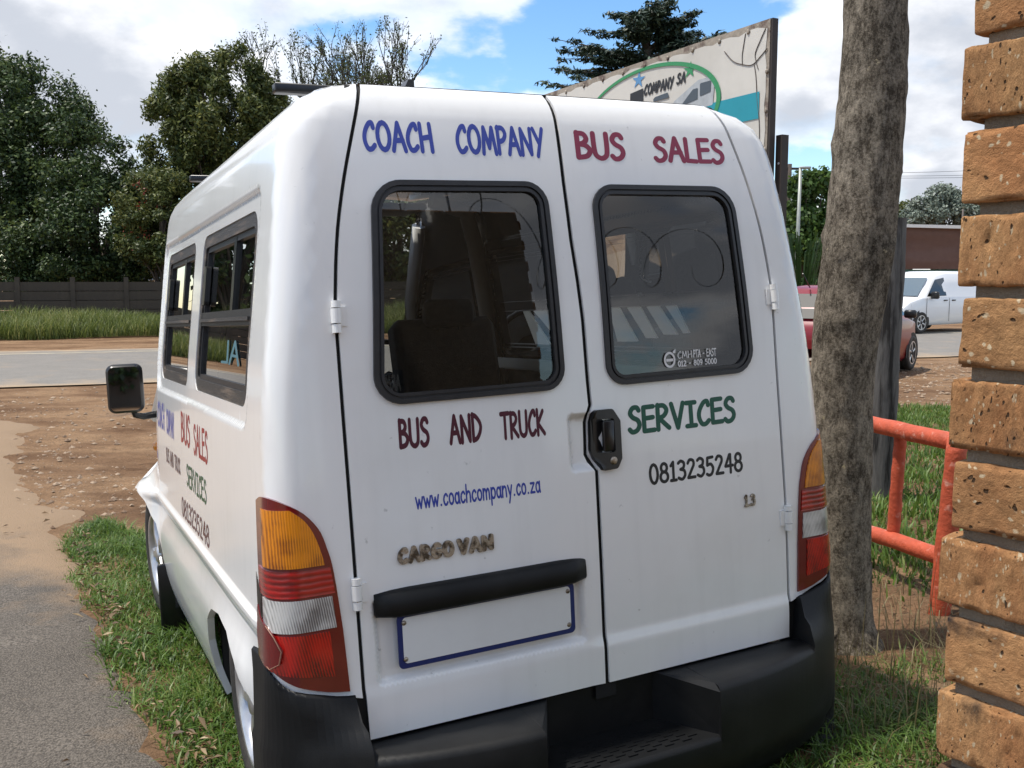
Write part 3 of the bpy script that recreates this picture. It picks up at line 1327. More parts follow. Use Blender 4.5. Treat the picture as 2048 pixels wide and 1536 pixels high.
def build_van():
    van = bpy.data.objects.new('cargo_van', None)
    COL.objects.link(van)
    van.matrix_world = Matrix.Translation(v2w((0, 0, .17))) @ VAN_R.to_4x4()
    tag(van, 'white high-roof cargo van with hand lettering on its rear doors, parked on the grass', 'van')

    def part(o):
        o.location = (0, 0, -.17)
        return o

    # ---------------------------------------------------------------- body: both sides with rear pillars
    zs = [.44 + i * .04 for i in range(39)] + [1.985]
    win1 = rrect(.335, 1.236, 1.165, 1.716, (.055, .05, .05, .07), 5)
    win2 = rrect(1.325, 1.236, 2.035, 1.716, .055, 5)
    win3 = quad_round([(2.19, 1.19), (2.86, 1.19), (2.60, 1.66), (2.19, 1.70)], .05, 4)
    arch_r = [(.95, .31), (.958, .40), (.945, .49), (.90, .57), (.81, .625), (.68, .645), (.53, .64), (.40, .605), (.29, .545), (.20, .465), (.14, .38), (.11, .30)]
    arch_f = [(2.82, .30), (2.81, .45), (2.76, .58), (2.66, .68), (2.52, .735), (2.40, .745), (2.27, .71), (2.15, .63), (2.08, .50), (2.05, .31)]
    sides = []
    for sg in (-1, 1):
        ol = [(sg * (GX(.598) + .0045), .598)]
        bot = [(.095, .668), (.14, .62), (.15, .38)] + arch_r[::-1][2:] + [(2.04, .31)] + arch_f[::-1][1:] + [(3.08, .30), (3.14, .62), (3.10, .93), (2.62, 1.86), (2.50, 1.985)]
        ol += [(side_t(y, z, sg), z) for y, z in densify(bot, .035, closed=False)]
        top = densify([(2.50, 1.985), (.35, 1.985)], .05, closed=False)
        ol += [(side_t(y, z, sg), z) for y, z in top[1:]]
        ol += [(sg * (GX(z) + .0045), z) for z in zs[::-1] if z > .60]
        holes = [side_pts(h, sg) for h in (win1, win2, win3)]
        ex = []
        for d in (-.016, -.008, 0.0, .008, .016):
            ex += [(side_t(y, z, sg), z) for y, z in densify(rrect(.27 + d, 1.188 + d, 2.13 - d, 1.766 - d, .06, 4), .02)]
        for z in (.690, .700, .710, .720, .730, .740, .748, .754, .759, .764, .769, .774, .780, .790):
            ex += [(side_t(y, z, sg), z) for y in np.arange(.10, 2.60, .025)]
        sides.append(part(panel('side_panel', ol, S, PAINT, van, holes=holes, spacing=.034, wall=.02, extra=ex, nogrid=lambda G: (G[:, 1] > .672) & (G[:, 1] < .808) & (abs(G[:, 0]) > .88))))
    # ---------------------------------------------------------------- roof cap
    ring = []
    for k in range(41):
        ring.append((-.50 + k / 40.0 * 1.0, 0))
    zt = 1.984

    def roofz(x, y):
        w = max(Wz(zt), .3)
        return zt + .030 * (1 - min(1, abs(x) / w) ** 2.6) * sstep(Yz(zt) - .02, Yz(zt) + .25, y)
    rl = [S(-t, zt)[:2] for t in np.linspace(0, side_t(2.50, zt, 1), 60)][::-1] + [S(t, zt)[:2] for t in np.linspace(0, side_t(2.50, zt, 1), 60)][1:]
    part(panel('roof', rl, lambda x, y: (x, y, roofz(x, y)), PAINT, van, spacing=.08, wall=0.0))
    # ---------------------------------------------------------------- nose and windscreen
    nose = MB()
    rows = []
    for z in (.28, .45, .62, .80, .93, .98):
        yf = {.28: 3.10, .45: 3.14, .62: 3.15, .80: 3.14, .93: 3.10, .98: 3.05}[z]
        p = S(side_t(min(yf, 3.08), z, 1), z)
        w = p[0]
        rows.append([(w * math.sin(a), p[1] + .16 * math.cos(a) - .0, z) for a in np.linspace(-math.pi / 2, math.pi / 2, 17)])
    vs = [q for r in rows for q in r]
    fs = [(i * 17 + j, i * 17 + j + 1, (i + 1) * 17 + j + 1, (i + 1) * 17 + j) for i in range(5) for j in range(16)]
    nose.add(vs, fs, True)
    part(nose.build('nose_panel', PAINT, van))
    ws = MB()
    a, b = rows[-1], None
    topw = S(side_t(2.52, 1.93, 1), 1.93)[0]
    tp = [(topw * math.sin(t), 2.52 + .10 * math.cos(t), 1.955 + .03 * math.cos(t)) for t in np.linspace(-math.pi / 2, math.pi / 2, 17)]
    ws.add(a + tp, [(j, j + 1, 17 + j + 1, 17 + j) for j in range(16)], True)
    part(ws.build('windscreen', SGLASS, van))

    # ---------------------------------------------------------------- side windows
    for sg in (-1, 1):
        for w, split in ((win1, True), (win2, True), (win3, False)):
            wi = offset_poly(w, .036)
            seal = part(panel('side_window', side_pts(w, sg, .025), S, OLDRUB, van, holes=[side_pts(wi, sg, .025)], spacing=.02, wall=.03, lift=-.003))
            inner = offset_poly(w, .022)
            panel('pane', side_pts(inner, sg, .05), S, SGLASS, seal, spacing=.12, wall=0, lift=-.016)
            panel('inner_bead', side_pts(wi, sg, .025), S, RUBBER, seal, holes=[side_pts(offset_poly(w, .052), sg, .025)], spacing=.02, wall=.02, lift=-.009)
            if split:
                ys = [p[0] for p in wi]
                y0, y1 = min(ys), max(ys)
                panel('mid_rail', side_pts([(y0, 1.437), (y1, 1.437), (y1, 1.478), (y0, 1.478)], sg), S, RUBBER, seal, spacing=.03, wall=.02, lift=-.004)
                panel('rail_lip', side_pts([(y0, 1.448), (y1, 1.448), (y1, 1.458), (y0, 1.458)], sg), S, OLDRUB, seal, spacing=.03, wall=.01, lift=.003)
                if sg < 0 and w is win1:
                    text_mesh('chalk_mark', 'AL', .52, 1.335, .78, 1.395, lambda u, v: S(side_t(u, v, -1), v), mat('pale_blue_chalk', (.07, .16, .19), rough=.8), seal, weight=.06, lift=-.013, flip=True)
                if sg > 0:          # white paper strips stuck inside the pane
                    for q in ((((1.069, 1.435), (.997, 1.435), (.906, 1.309), (1.04, 1.307)), ((.942, 1.435), (.858, 1.435), (.78, 1.322), (.848, 1.322)), ((.818, 1.435), (.743, 1.435), (.657, 1.335), (.738, 1.335)), ((.704, 1.435), (.645, 1.435), (.591, 1.341), (.624, 1.34)))
                              if w is win1 else (((1.776, 1.435), (1.72, 1.435), (1.556, 1.275), (1.70, 1.275)), ((1.677, 1.435), (1.529, 1.435), (1.426, 1.335), (1.535, 1.335)))):
                        panel('paper_strip', side_pts(list(q), sg), S, PAPER, seal, spacing=.08, wall=0, lift=-.019)
                ym = y0 + (y1 - y0) * .36
                panel('slider_bar', side_pts([(ym, 1.478), (ym + .035, 1.478), (ym + .035, 1.675), (ym, 1.675)], sg), S, BLACKP, seal, spacing=.03, wall=.02, lift=-.008)
                panel('slider_latch', side_pts(rrect(y1 - .065, 1.50, y1 - .03, 1.62, .012, 3), sg), S, BLACKP, seal, spacing=.03, wall=.015, lift=.002)

    # ---------------------------------------------------------------- rear doors
    hs = [GX(z) for z in zs]
    zb = .50
    gcs = sorted(GC)
    gxz = [z for z, _ in gcs]
    gxx = [x for _, x in gcs]

    def cgap(z):
        return float(np.interp(z, gxz, gxx))
    zdo = [zb + i * (1.982 - zb) / 44 for i in range(45)]
    glass_in = {}
    doors = []
    for sg in (-1, 1):
        outer = [(sg * (GX(z) - .0045), z) for z in zdo]
        cz = sorted(set(zdo + [z for z, _ in GC if z > zb]))
        inner = [(cgap(z) + sg * .0062, z) for z in cz if zb <= z <= 1.982]
        ol = outer + inner[::-1]
        if sg < 0:
            win = quad_round([(-.545, 1.243), (-.060, 1.245), (-.066, 1.752), (-.510, 1.750)], (.07, .055, .06, .07), 7)
            win = quad_round([(-.548, 1.243), (-.058, 1.245), (-.066, 1.752), (-.512, 1.750)], (.065, .055, .06, .075), 7)
        else:
            win = quad_round([(.062, 1.242), (.535, 1.246), (.508, 1.748), (.062, 1.748)], (.055, .065, .075, .06), 7)
        ex = []
        if sg < 0:
            for d in (-.006, -.001, .004, .009, .014, .020, .026):
                ex += [(x - .02 * (z - .7), z) for x, z in densify(rrect(-.585 + d, .612 + d, -.038 - d, .814 - d, .012, 3), .012)]
                ex += densify(rrect(-.060 + d, 1.036 + d, -.004, 1.184 - d, .012, 3), .012)
        for z in (.578, .585, .592, .599, .606) if sg < 0 else (.585, .595, .608, .62, .63):
            ex += [(sg * x, z) for x in np.arange(.03, .6, .015)]
        hole = offset_poly(win, .010)
        door = part(panel('rear_door', ol, S, PAINT, van, holes=[hole], spacing=.03, wall=.007, extra=ex, nogrid=lambda G: (G[:, 0] < -.0) & (((seg_dist(rrect(-.585, .612, -.038, .814, .012, 3), G) < .04)) | (seg_dist(rrect(-.06, 1.036, 0, 1.184, .012, 3), G) < .03) | ((G[:, 1] > .57) & (G[:, 1] < .66)))))
        door['label'] = 'left rear door with blue lettering and number plate' if sg < 0 else 'right rear door with black pull handle'
        doors.append(door)
        # rubber seal: outer lip, groove and inner bead
        seal = panel('window_seal', win, S, RUBBER, door, holes=[offset_poly(win, .012)], spacing=.012, wall=.012, lift=.008)
        panel('seal_groove', offset_poly(win, .011), S, RUBBER, door, holes=[offset_poly(win, .018)], spacing=.012, wall=.01, lift=.003)
        panel('seal_bead', offset_poly(win, .017), S, RUBBER, door, holes=[offset_poly(win, .0245)], spacing=.012, wall=.014, lift=.007)
        panel('window_glass', offset_poly(win, .022), S, GLASS, door, spacing=.10, wall=0, lift=-.002)
        # hinges
        for z0, z1 in ((1.412, 1.482), (.800, .870)):
            h = MB()
            for k, (u0, u1) in enumerate(((0, .27), (.30, .76), (.79, 1))):
                za, zb_ = z0 + (z1 - z0) * u0, z0 + (z1 - z0) * u1
                p0, p1 = S(sg * (GX(za) + .002), za), S(sg * (GX(zb_) + .002), zb_)
                h.tube([(p0[0], p0[1] - .008, p0[2]), (p1[0], p1[1] - .008, p1[2])], .0105 if k != 1 else .0118, 18, smooth=False)
            pm = S(sg * (GX((z0 + z1) / 2) - .012), (z0 + z1) / 2)
            h.box((pm[0], pm[1] - .001, pm[2]), (.022, .008, .042))
            h.build('hinge', PAINT, door)
    # door gap backing (black rubber strips seen in the gaps)
    gapstrip = MB()
    for sg in (-1, 0, 1):
        pts = []
        for z in [.46] + zdo:
            x = cgap(z) if sg == 0 else sg * GX(z)
            p = S(x, z)
            pts.append((p[0], p[1] + .010, p[2]))
        vs = [(x - .03, y, z) for x, y, z in pts] + [(x + .03, y, z) for x, y, z in pts]
        n = len(pts)
        gapstrip.add(vs, [(i, n + i, n + i + 1, i + 1) for i in range(n - 1)], True)
    part(gapstrip.build('door_weatherstrip', mat('gap_rubber', (.006, .006, .006), rough=.8), van))

    L_, R_ = doors
    # ---------------------------------------------------------------- lettering, one object a word
    BLUE = mat('blue_vinyl', (.035, .062, .36), rough=.45, var=.08, vscale=20)
    MAROON = mat('maroon_vinyl', (.26, .022, .062), rough=.45, var=.08, vscale=20)
    DMAR = mat('dark_maroon_vinyl', (.075, .008, .022), rough=.45, var=.1, vscale=20)
    GREEN = mat('green_vinyl', (.004, .088, .052), rough=.45, var=.08, vscale=20)
    BLK = mat('black_vinyl', (.010, .010, .011), rough=.45)
    WHT = mat('white_vinyl', (.75, .75, .75), rough=.5)
    for par, txt, x0, z0, x1, z1, m in (
            (L_, 'COACH', -.516, 1.820, -.349, 1.884, BLUE), (L_, 'COMPANY', -.289, 1.820, -.056, 1.884, BLUE),
            (R_, 'BUS', .036, 1.815, .180, 1.880, MAROON), (R_, 'SALES', .271, 1.815, .501, 1.876, MAROON),
            (L_, 'BUS', -.493, 1.145, -.421, 1.206, DMAR), (L_, 'AND', -.370, 1.143, -.290, 1.204, DMAR), (L_, 'TRUCK', -.239, 1.141, -.122, 1.200, DMAR),
            (R_, 'SERVICES', .118, 1.119, .462, 1.182, GREEN), (R_, '0813235248', .170, .983, .475, 1.032, BLK)):
        text_mesh('lettering', txt, x0, z0, x1, z1, S, m, par, weight=.098 if txt[0] != '0' else .085, wob=.03)
    text_mesh('lettering', 'www.coachcompany.co.za', -.466, 1.003, -.146, 1.031 + .012, S, BLUE, L_, weight=.075)
    text_mesh('badge', 'CARGO', -.516, .887, -.385, .917, S, CHROME, L_, weight=.165, depth=.005, gap=.19)
    text_mesh('badge', 'VAN', -.370, .887, -.284, .917, S, CHROME, L_, weight=.165, depth=.005, gap=.19)
    text_mesh('badge', '1.3', .473, .886, .508, .914, S, CHROME, R_, weight=.12, depth=.004, gap=.1)

    # ---------------------------------------------------------------- number plate and its lamp bar
    bar = MB()
    n = 15
    prof = [(-.002, .772), (-.030, .769), (-.038, .776), (-.037, .802), (-.031, .822), (-.018, .829), (.004, .832)]
    vs = []
    for i in range(n):
        u = i / (n - 1)
        x = -.580 + u * .545
        e = min(u, 1 - u) * (n - 1)
        sc = .45 if e < .5 else (.85 if e < 1.5 else 1)
        for (y, z) in prof:
            zc = .802
            vs.append((x, Yz(.8) + .012 + y * sc, zc + (z - zc) * (.7 + .3 * sc)))
    m = len(prof)
    fs = [(i * m + j, i * m + j + 1, (i + 1) * m + j + 1, (i + 1) * m + j) for i in range(n - 1) for j in range(m - 1)]
    fs += [tuple(range(m))[::-1], tuple((n - 1) * m + j for j in range(m))]
    bar.add(vs, fs, True)
    bar.build('plate_lamp_bar', BUMPM, L_)
    PW = mat('plate_white', (.74, .75, .75), rough=.35, var=.04)
    PB = mat('plate_blue', (.012, .026, .13), rough=.35)
    fp = lambda u, v: (u, Yz(.7) + .006 - .010, v)
    plate = panel('number_plate', rrect(-.533, .646, -.074, .772, .012, 4), fp, PB, L_, spacing=.2, wall=.003)
    panel('plate_face', rrect(-.521, .658, -.086, .764, .010, 4), fp, PW, L_, spacing=.2, wall=.001, lift=.0012)
    for x in (-.517, -.092):
        for z in (.668, .752):
            MB().lathe([(0.0001, .004), (.004, .004), (.006, .0015), (.006, 0)], fp(x, z), (0, -1, 0), 12).build('screw', CHROME, L_)
    # ---------------------------------------------------------------- handle
    hb = panel('door_handle', quad_round([(.006, 1.085), (.026, 1.034), (.070, 1.036), (.084, 1.06), (.086, 1.155), (.066, 1.186), (.012, 1.186)], .010, 4), S, BLACKP, R_, spacing=.02, wall=.016, lift=.014,
               holes=[quad_round([(.020, 1.078), (.066, 1.078), (.068, 1.162), (.018, 1.162)], .006, 3)])
    hp = MB()
    p = S(.043, 1.12)
    hp.box((p[0], p[1] + .006, p[2]), (.056, .002, .096))
    hp.rbox((p[0] + .008, p[1] - .008, p[2]), (.032, .012, .078), .004, axis=1)
    hp.build('pull', BLACKP, R_)
    p = S(.058, 1.058)
    MB().lathe([(.0001, .005), (.006, .005), (.009, .004), (.0105, .001), (.0105, 0)], (p[0], p[1] - .014, p[2]), (0, -1, 0), 18).build('lock', CHROME, R_)
    # dealer sticker low in the right window
    wsurf = lambda u, v: (S(u, v)[0], S(u, v)[1] - .0015, v)
    text_mesh('sticker', 'CMH', .283, 1.298, .330, 1.316, wsurf, WHT, R_, weight=.05, lift=.0006)
    text_mesh('sticker', 'PTA - EAST', .334, 1.298, .409, 1.317, wsurf, WHT, R_, weight=.085, gap=.06, lift=.0006)
    text_mesh('sticker', '012 - 809 5000', .283, 1.277, .409, 1.291, wsurf, WHT, R_, weight=.09, gap=.08, lift=.0006)
    o1 = [(.257 + .018 * math.cos(t), 1.296 + .021 * math.sin(t)) for t in np.linspace(0, 2 * math.pi, 28, endpoint=False)]
    o2 = [(.257 + .0125 * math.cos(t), 1.296 + .0148 * math.sin(t)) for t in np.linspace(0, 2 * math.pi, 28, endpoint=False)]
    panel('sticker_ring', o1, wsurf, WHT, R_, holes=[o2], spacing=.05, wall=0, lift=.0006)
    panel('sticker_bar', [(.246, 1.292), (.268, 1.292), (.268, 1.299), (.246, 1.299)], wsurf, WHT, R_, spacing=.05, wall=0, lift=.0006)
    panel('sticker_arrow', [(.268, 1.313), (.277, 1.313), (.277, 1.324), (.273, 1.320), (.268, 1.318)], wsurf, WHT, R_, spacing=.05, wall=0, lift=.0008)

    # ---------------------------------------------------------------- lettering on the left side
    FB = mat('faded_blue_vinyl', (.11, .11, .36), rough=.5)
    FR = mat('red_vinyl', (.30, .035, .03), rough=.5)
    FM = mat('faded_maroon_vinyl', (.13, .06, .055), rough=.5)
    FG = mat('dark_green_vinyl', (.045, .10, .045), rough=.5)
    side = sides[0]

    def ssurf(u, v):       # u runs from front to rear on the left side
        return S(side_t(-u, v, -1), v)
    for txt, ya, yb, z0, z1, m in (('BUS', 1.395, 1.19, 1.05, 1.145, FR), ('SALES', 1.112, .842, 1.042, 1.130, FR), ('COACH', 2.08, 1.86, 1.045, 1.138, FB),
                                   ('COMPANY', 1.80, 1.58, 1.040, 1.126, FB), ('BUS AND TRUCK', 1.83, 1.44, .928, .980, FM), ('SERVICES', 1.29, .885, .915, .982, FG),
                                   ('0813235248', 1.44, .86, .790, .852, FM), ('www.coachcompany.co.za', 2.50, 2.14, .90, .935, FB)):
        text_mesh('lettering', txt, -ya, z0, -yb, z1, ssurf, m, side, weight=.08, wob=.04)

    # ---------------------------------------------------------------- tail lamps
    lamp_ol = _c([(.648, .620), (.70, .630), (.76, .652), (.82, .685), (.89, .706)], 3) + [(.893, .80), (.892, .92)] + _c([(.886, 1.046), (.84, 1.060), (.79, 1.060), (.735, 1.036), (.695, .992), (.678, .945), (.667, .89), (.655, .76)], 4)

    def cut(z0, z1, ins, insl):
        """Part of the lamp outline between two heights, moved in from the edges."""
        inn = sorted([(z, t) for t, z in lamp_ol if t < .70 or z > 1.03])
        zz = np.linspace(z0, z1, 17)
        iz = [(.620, .648), (.76, .655), (.89, .667), (.945, .678), (.992, .695), (1.036, .735), (1.060, .80)]
        fz = pchip([a for a, _ in iz], [b for _, b in iz])
        l = [(fz(z) + ins, z) for z in zz]
        r = [(.888 - insl, z) for z in zz]
        return l + r[::-1]
    for sg in (-1, 1):
        ol = [(sg * t, z) for t, z in lamp_ol]
        lamp = part(panel('tail_lamp', ol, S, REDB, van, spacing=.02, wall=.02, lift=.006))
        lamp['label'] = 'left tail lamp with a cracked lower lens' if sg < 0 else 'right tail lamp'
        notch = sg < 0
        for nm, z0, z1, ins, insl, m in (('amber_lens', .910, 1.036, .016, .055, AMBER), ('red_lens', .846, .904, .006, .012, REDL),
                                         ('clear_lens', .770, .840, .014, .040 if notch else .016, CLEAR), ('lower_red_lens', .662, .764, .030, .03, REDD)):
            c = cut(z0, z1, ins, insl)
            if nm == 'lower_red_lens':
                c = [(t, max(z, .655 + .32 * max(0, t - .75))) for t, z in c]
            panel(nm, [(sg * t, z) for t, z in c], S, m, lamp, spacing=.02, wall=.004, lift=.0085)
        if notch:      # broken-out piece at the outer edge, and the loose shard below it
            panel('broken_gap', [(sg * t, z) for t, z in ((.862, .795), (.880, .775), (.896, .765), (.896, .885), (.880, .872), (.866, .84))], S, BLACKP, lamp, spacing=.03, wall=.001, lift=.0105)
            shard = [(.893, .700), (.86, .695), (.82, .690), (.790, .705), (.782, .735), (.80, .765), (.83, .785), (.862, .792), (.885, .815), (.893, .80)]
            panel('loose_shard', [(sg * t, z) for t, z in shard], S, REDB, lamp, spacing=.02, wall=.003, lift=.013)
            edge = MB()
            edge.tube([tuple(Vector(S(sg * t, z)) + Vector((sg * .012 * (t > .78), -.0135, 0))) for t, z in ((.86, .697), (.82, .692), (.790, .707), (.783, .735), (.80, .764), (.83, .785))], .0012, 5)
            edge.build('shard_edge', mat('pale_broken_edge', (.30, .16, .11), rough=.4), lamp)

    # ---------------------------------------------------------------- rear bumper with step
    half = [(0, -.160), (.15, -.159), (.30, -.152), (.45, -.132), (.56, -.106), (.64, -.076), (.70, -.048), (.764, -.008), (.812, .042), (.832, .11), (.833, .195)]
    inn = [(0, .0), (.15, .0), (.30, .0), (.45, .0), (.56, .0), (.64, -.004), (.70, -.006), (.750, -.002), (.790, .022), (.812, .07), (.813, .195)]
    fo_x, fo_y = pchip(range(11), [p[0] for p in half]), pchip(range(11), [p[1] for p in half])
    fi_x, fi_y = pchip(range(11), [p[0] for p in inn]), pchip(range(11), [p[1] for p in inn])
    ks = [i * .25 for i in range(41)]
    st_r, st_l = .245, .215          # half width of the foot step at the outer edge and at the back
    bm_v, bm_f = [], []
    sec_n = None
    vsb = []
    allk = [-k for k in ks[::-1][:-1]] + ks
    ring = []
    for k in allk:
        sg = -1 if k < 0 else 1
        a = abs(k)
        ring.append((k, Vector((sg * fo_x(a), fo_y(a))), Vector((sg * fi_x(a), fi_y(a)))))
    # insert doubled sections at the corner rise and the step edges
    extra_x = []
    secs = []

    tmap = pchip([5, 6, 7, 8, 9, 10], [.64, .70, .75, .797, .85, .955])
    zlamp = pchip([.60, .648, .70, .76, .82, .89, .96], [.612, .615, .625, .646, .680, .700, .702])

    def section(o, i, rise, kk=5.0):
        d = (i - o)
        dn = d.normalized() if d.length > 1e-6 else Vector((0, 1))
        if rise:
            t = tmap(max(5.0, abs(kk)))
            ztop = zlamp(t)
            q = S(t if o.x > 0 else -t, ztop)
            q = Vector((q[0], q[1]))
            pr = [(q + dn * .012, ztop - .020), (q - dn * .015, ztop), (q - dn * .021, ztop - .007), (o.lerp(q, .62) - dn * .008, ztop - .055), (o.lerp(q, .25), .545), (o + dn * .006, .512), (o, .495)]
        else:
            pr = [(i + dn * .03, .470), (i + dn * .01, .492), (i - dn * .01, .494), (o.lerp(i, .5), .493), (o + dn * .022, .492), (o + dn * .006, .487), (o, .474)]
        low = [(o + dn * .000, .40), (o + dn * .003, .31), (o + dn * .008, .268), (o + dn * .020, .255), (o + dn * .022, .235), (o + dn * .05, .195), (o + dn * .12, .185)]
        return [(p.x, p.y, z) for p, z in pr + low]
    prevx = None
    for k, o, i in ring:
        rise = abs(i.x) > .632
        if secs and rise != secs[-1][0]:
            # doubled section so that the jump is a wall
            xx = (.627 if o.x > 0 else -.627)
            f = (abs(xx) - abs(prev[1].x)) / (abs(o.x) - abs(prev[1].x) + 1e-9)
            om = prev[1].lerp(o, min(max(f, .2), .8))
            im = prev[2].lerp(i, min(max(f, .2), .8))
            secs.append((secs[-1][0], section(om, im, secs[-1][0], 5.0)))
            secs.append((rise, section(om, im, rise, 5.0)))
        secs.append((rise, section(o, i, rise, k)))
        prev = (k, o, i)
    # cut the foot step: sections between the step edges drop to the tread
    out = []
    for rise, s in secs:
        x = s[6][0]
        out.append(s)
    m = len(out[0])
    bump_mb = MB()

    def strip(a, b, mb):
        o = len(mb.v)
        mb.v += a + b
        mb.f += [(o + j, o + j + 1, o + m + j + 1, o + m + j) for j in range(m - 1)]
        mb.smooth += [True] * (m - 1)
    tread = .362
    back_y = .012

    def clip_at(a, b, x):
        f = (x - a[6][0]) / (b[6][0] - a[6][0])
        return [tuple(Vector(p).lerp(Vector(q), f)) for p, q in zip(a, b)]
    for a, b in zip(out[:-1], out[1:]):
        xa, xb = a[6][0], b[6][0]
        if xb <= -st_r or xa >= st_r or abs(xb - xa) < 1e-5:
            strip(a, b, bump_mb)
        else:
            if xa < -st_r:
                c = clip_at(a, b, -st_r)
                strip(a, c, bump_mb)
            if xb > st_r:
                c = clip_at(a, b, st_r)
                strip(c, b, bump_mb)
    # lower front under the tread, tread, back wall and side walls of the step
    xs = np.linspace(-st_r, st_r, 13)
    yo = [fo_y(float(np.interp(abs(x), [p[0] for p in half], range(11)))) for x in xs]
    low = []
    for x, y in zip(xs, yo):
        low.append([(x, y + .012, tread), (x, y + .003, tread - .004), (x, y, tread - .014), (x, y + .003, .31), (x, y + .008, .268), (x, y + .020, .255), (x, y + .022, .235), (x, y + .05, .195), (x, y + .12, .185)])
    mm = 9
    for a, b in zip(low[:-1], low[1:]):
        o = len(bump_mb.v)
        bump_mb.v += a + b
        bump_mb.f += [(o + j, o + j + 1, o + mm + j + 1, o + mm + j) for j in range(mm - 1)]
        bump_mb.smooth += [True] * (mm - 1)
    xi = st_l - .06
    bump_mb.add([(x, y + .012, tread) for x, y in zip(xs, yo)] + [(xi, back_y, tread + .004), (-xi, back_y, tread + .004)], [tuple(range(15))])
    bump_mb.add([(-xi, back_y, tread + .004), (xi, back_y, tread + .004), (xi, back_y, .4935), (-xi, back_y, .4935)], [(0, 1, 2, 3)])
    for sg in (-1, 1):
        yf = fo_y(2 * st_r / .30)
        bump_mb.add([(sg * xi, back_y, tread + .004), (sg * st_r, yo[0] + .012, tread), (sg * st_r, yo[0], tread - .02), (sg * st_r, yo[0], .474), (sg * st_r, yo[0] + .006, .487), (sg * st_r, yo[0] + .022, .492), (sg * (st_r - .005), yo[0] + .06, .4935), (sg * xi, back_y, .4935)], [tuple(range(8))])
    for sg in (-1, 1):
        bump_mb.add([(sg * st_r, yo[0] + .022, .492), (sg * st_r, .03, .4935), (sg * xi, .03, .4935), (sg * xi, back_y, .4935), (sg * (st_r - .005), yo[0] + .06, .4935)], [tuple(range(5))])
    bumper = part(bump_mb.build('rear_bumper', BUMPM, van, fix=False))
    # tread ribs
    rb = MB()
    for i in range(9):
        for j in range(7):
            x = -.16 + j * .053 + (.026 if i % 2 else 0)
            y = -.13 + i * .014
            if abs(x) < .19 - .4 * (y + .13):
                rb.box((x, y, tread + .0025), (.026, .004, .0025))
    rb.build('tread_ribs', BUMPM, bumper)

    # ---------------------------------------------------------------- wheels
    def wheel(x, y, sg, steer=0.0):
        root = None
        R, wdt = .275, .165
        ax = Vector((sg * math.cos(steer), sg * math.sin(steer) * 0 + math.sin(steer), 0)).normalized()
        c = Vector((x, y, .17 + R - .008))
        t = MB()
        t.lathe([(.178, 0), (.185, .006), (.215, .012), (.245, .010), (.262, -.004), (R - .004, -.020), (R, -.035), (R, -wdt + .035), (R - .012, -wdt + .01), (.245, -wdt - .004), (.185, -wdt)], c, ax, 44)
        ty = part(t.build('wheel', TYRE, van))
        r_ = MB()
        r_.lathe([(.180, .002), (.176, .008), (.168, .004), (.160, -.012), (.150, -.05), (.145, -.10)], c, ax, 40)
        r_.lathe([(.0001, .004), (.030, .004), (.036, -.002), (.040, -.012)], c, ax, 20)
        u = ax.orthogonal().normalized()
        w = ax.cross(u)
        for k in range(5):
            a = 2 * math.pi * k / 5 + .3
            d = u * math.cos(a) + w * math.sin(a)
            e = -u * math.sin(a) + w * math.cos(a)
            vs = []
            for rr, hw, h in ((.028, .020, -.004), (.09, .017, .0), (.168, .028, -.006)):
                for q, dh in ((-1, -.016), (-.7, 0), (.7, 0), (1, -.016)):
                    vs.append(c + d * rr + e * hw * q + ax * (h + dh))
            r_.add(vs, [(i * 4 + j, i * 4 + j + 1, (i + 1) * 4 + j + 1, (i + 1) * 4 + j) for i in range(2) for j in range(3)], False)
        r_.build('rim', ALU, ty)
        MB().lathe([(.0001, -.06), (.145, -.06)], c, ax, 28).build('brake_disc', DARKIN, ty)
    for sg in (-1, 1):
        wheel(sg * .772, .53, sg)
        wheel(sg * .800, 2.43, sg, steer=-.05)
    # wheel-arch liners and underside so that no light leaks under the body
    ub = MB()
    ub.box((0, 1.55, .36), (1.30, 2.9, .04))
    ub.box((0, .55, .56), (1.50, .80, .02))
    ub.box((0, 2.43, .66), (1.46, .72, .02))
    for sg in (-1, 1):
        ub.box((sg * .60, .53, .42), (.02, .84, .30))
        ub.box((sg * .60, 2.43, .48), (.02, .80, .40))
        ub.box((sg * .69, .97, .44), (.16, .02, .26))
        ub.box((sg * .69, 2.04, .48), (.18, .02, .36))
    ub.box((0, .08, .40), (1.2, .02, .2))
    part(ub.build('underbody', DARKIN, van))
    for sg in (-1, 1):
        mf = MB()
        mf.rbox((sg * .755, 2.045, .335), (.17, .012, .30), .012, axis=1)
        part(mf.build('mud_flap', BLACKP, van))
    # ---------------------------------------------------------------- mirrors
    for sg in (-1, 1):
        mr = MB()
        rot = Matrix.Rotation(sg * .16, 3, 'Z')
        c = Vector((sg * .868, 2.55, 1.172))
        mr.rbox(c, (.150, .075, .215), .032, rot=rot, seg=5, axis=1)
        mo = part(mr.build('side_mirror', BLACKP, van))
        g = MB()
        g.add([tuple(c + rot @ Vector((p[0], -.0385, p[1]))) for p in rrect(-.064, -.096, .064, .096, .024, 5)], [tuple(range(24))])
        g.build('mirror_glass', mat('mirror_glass', (.55, .57, .6), rough=.02, metal=1.0), mo)
        ar = MB()
        ar.tube([(sg * .74, 2.57, 1.045), (sg * .80, 2.565, 1.040), (sg * .835, 2.56, 1.05), (sg * .845, 2.555, 1.08)], [.016, .015, .014, .012], 10)
        ar.build('arm', BLACKP, mo)
    # side repeater
    p = S(side_t(2.56, .90, -1), .90)
    part(MB().lathe([(.0001, .022), (.012, .020), (.020, .012), (.024, 0)], p, (-1, 0, 0), 16).build('side_indicator', AMBER, van))
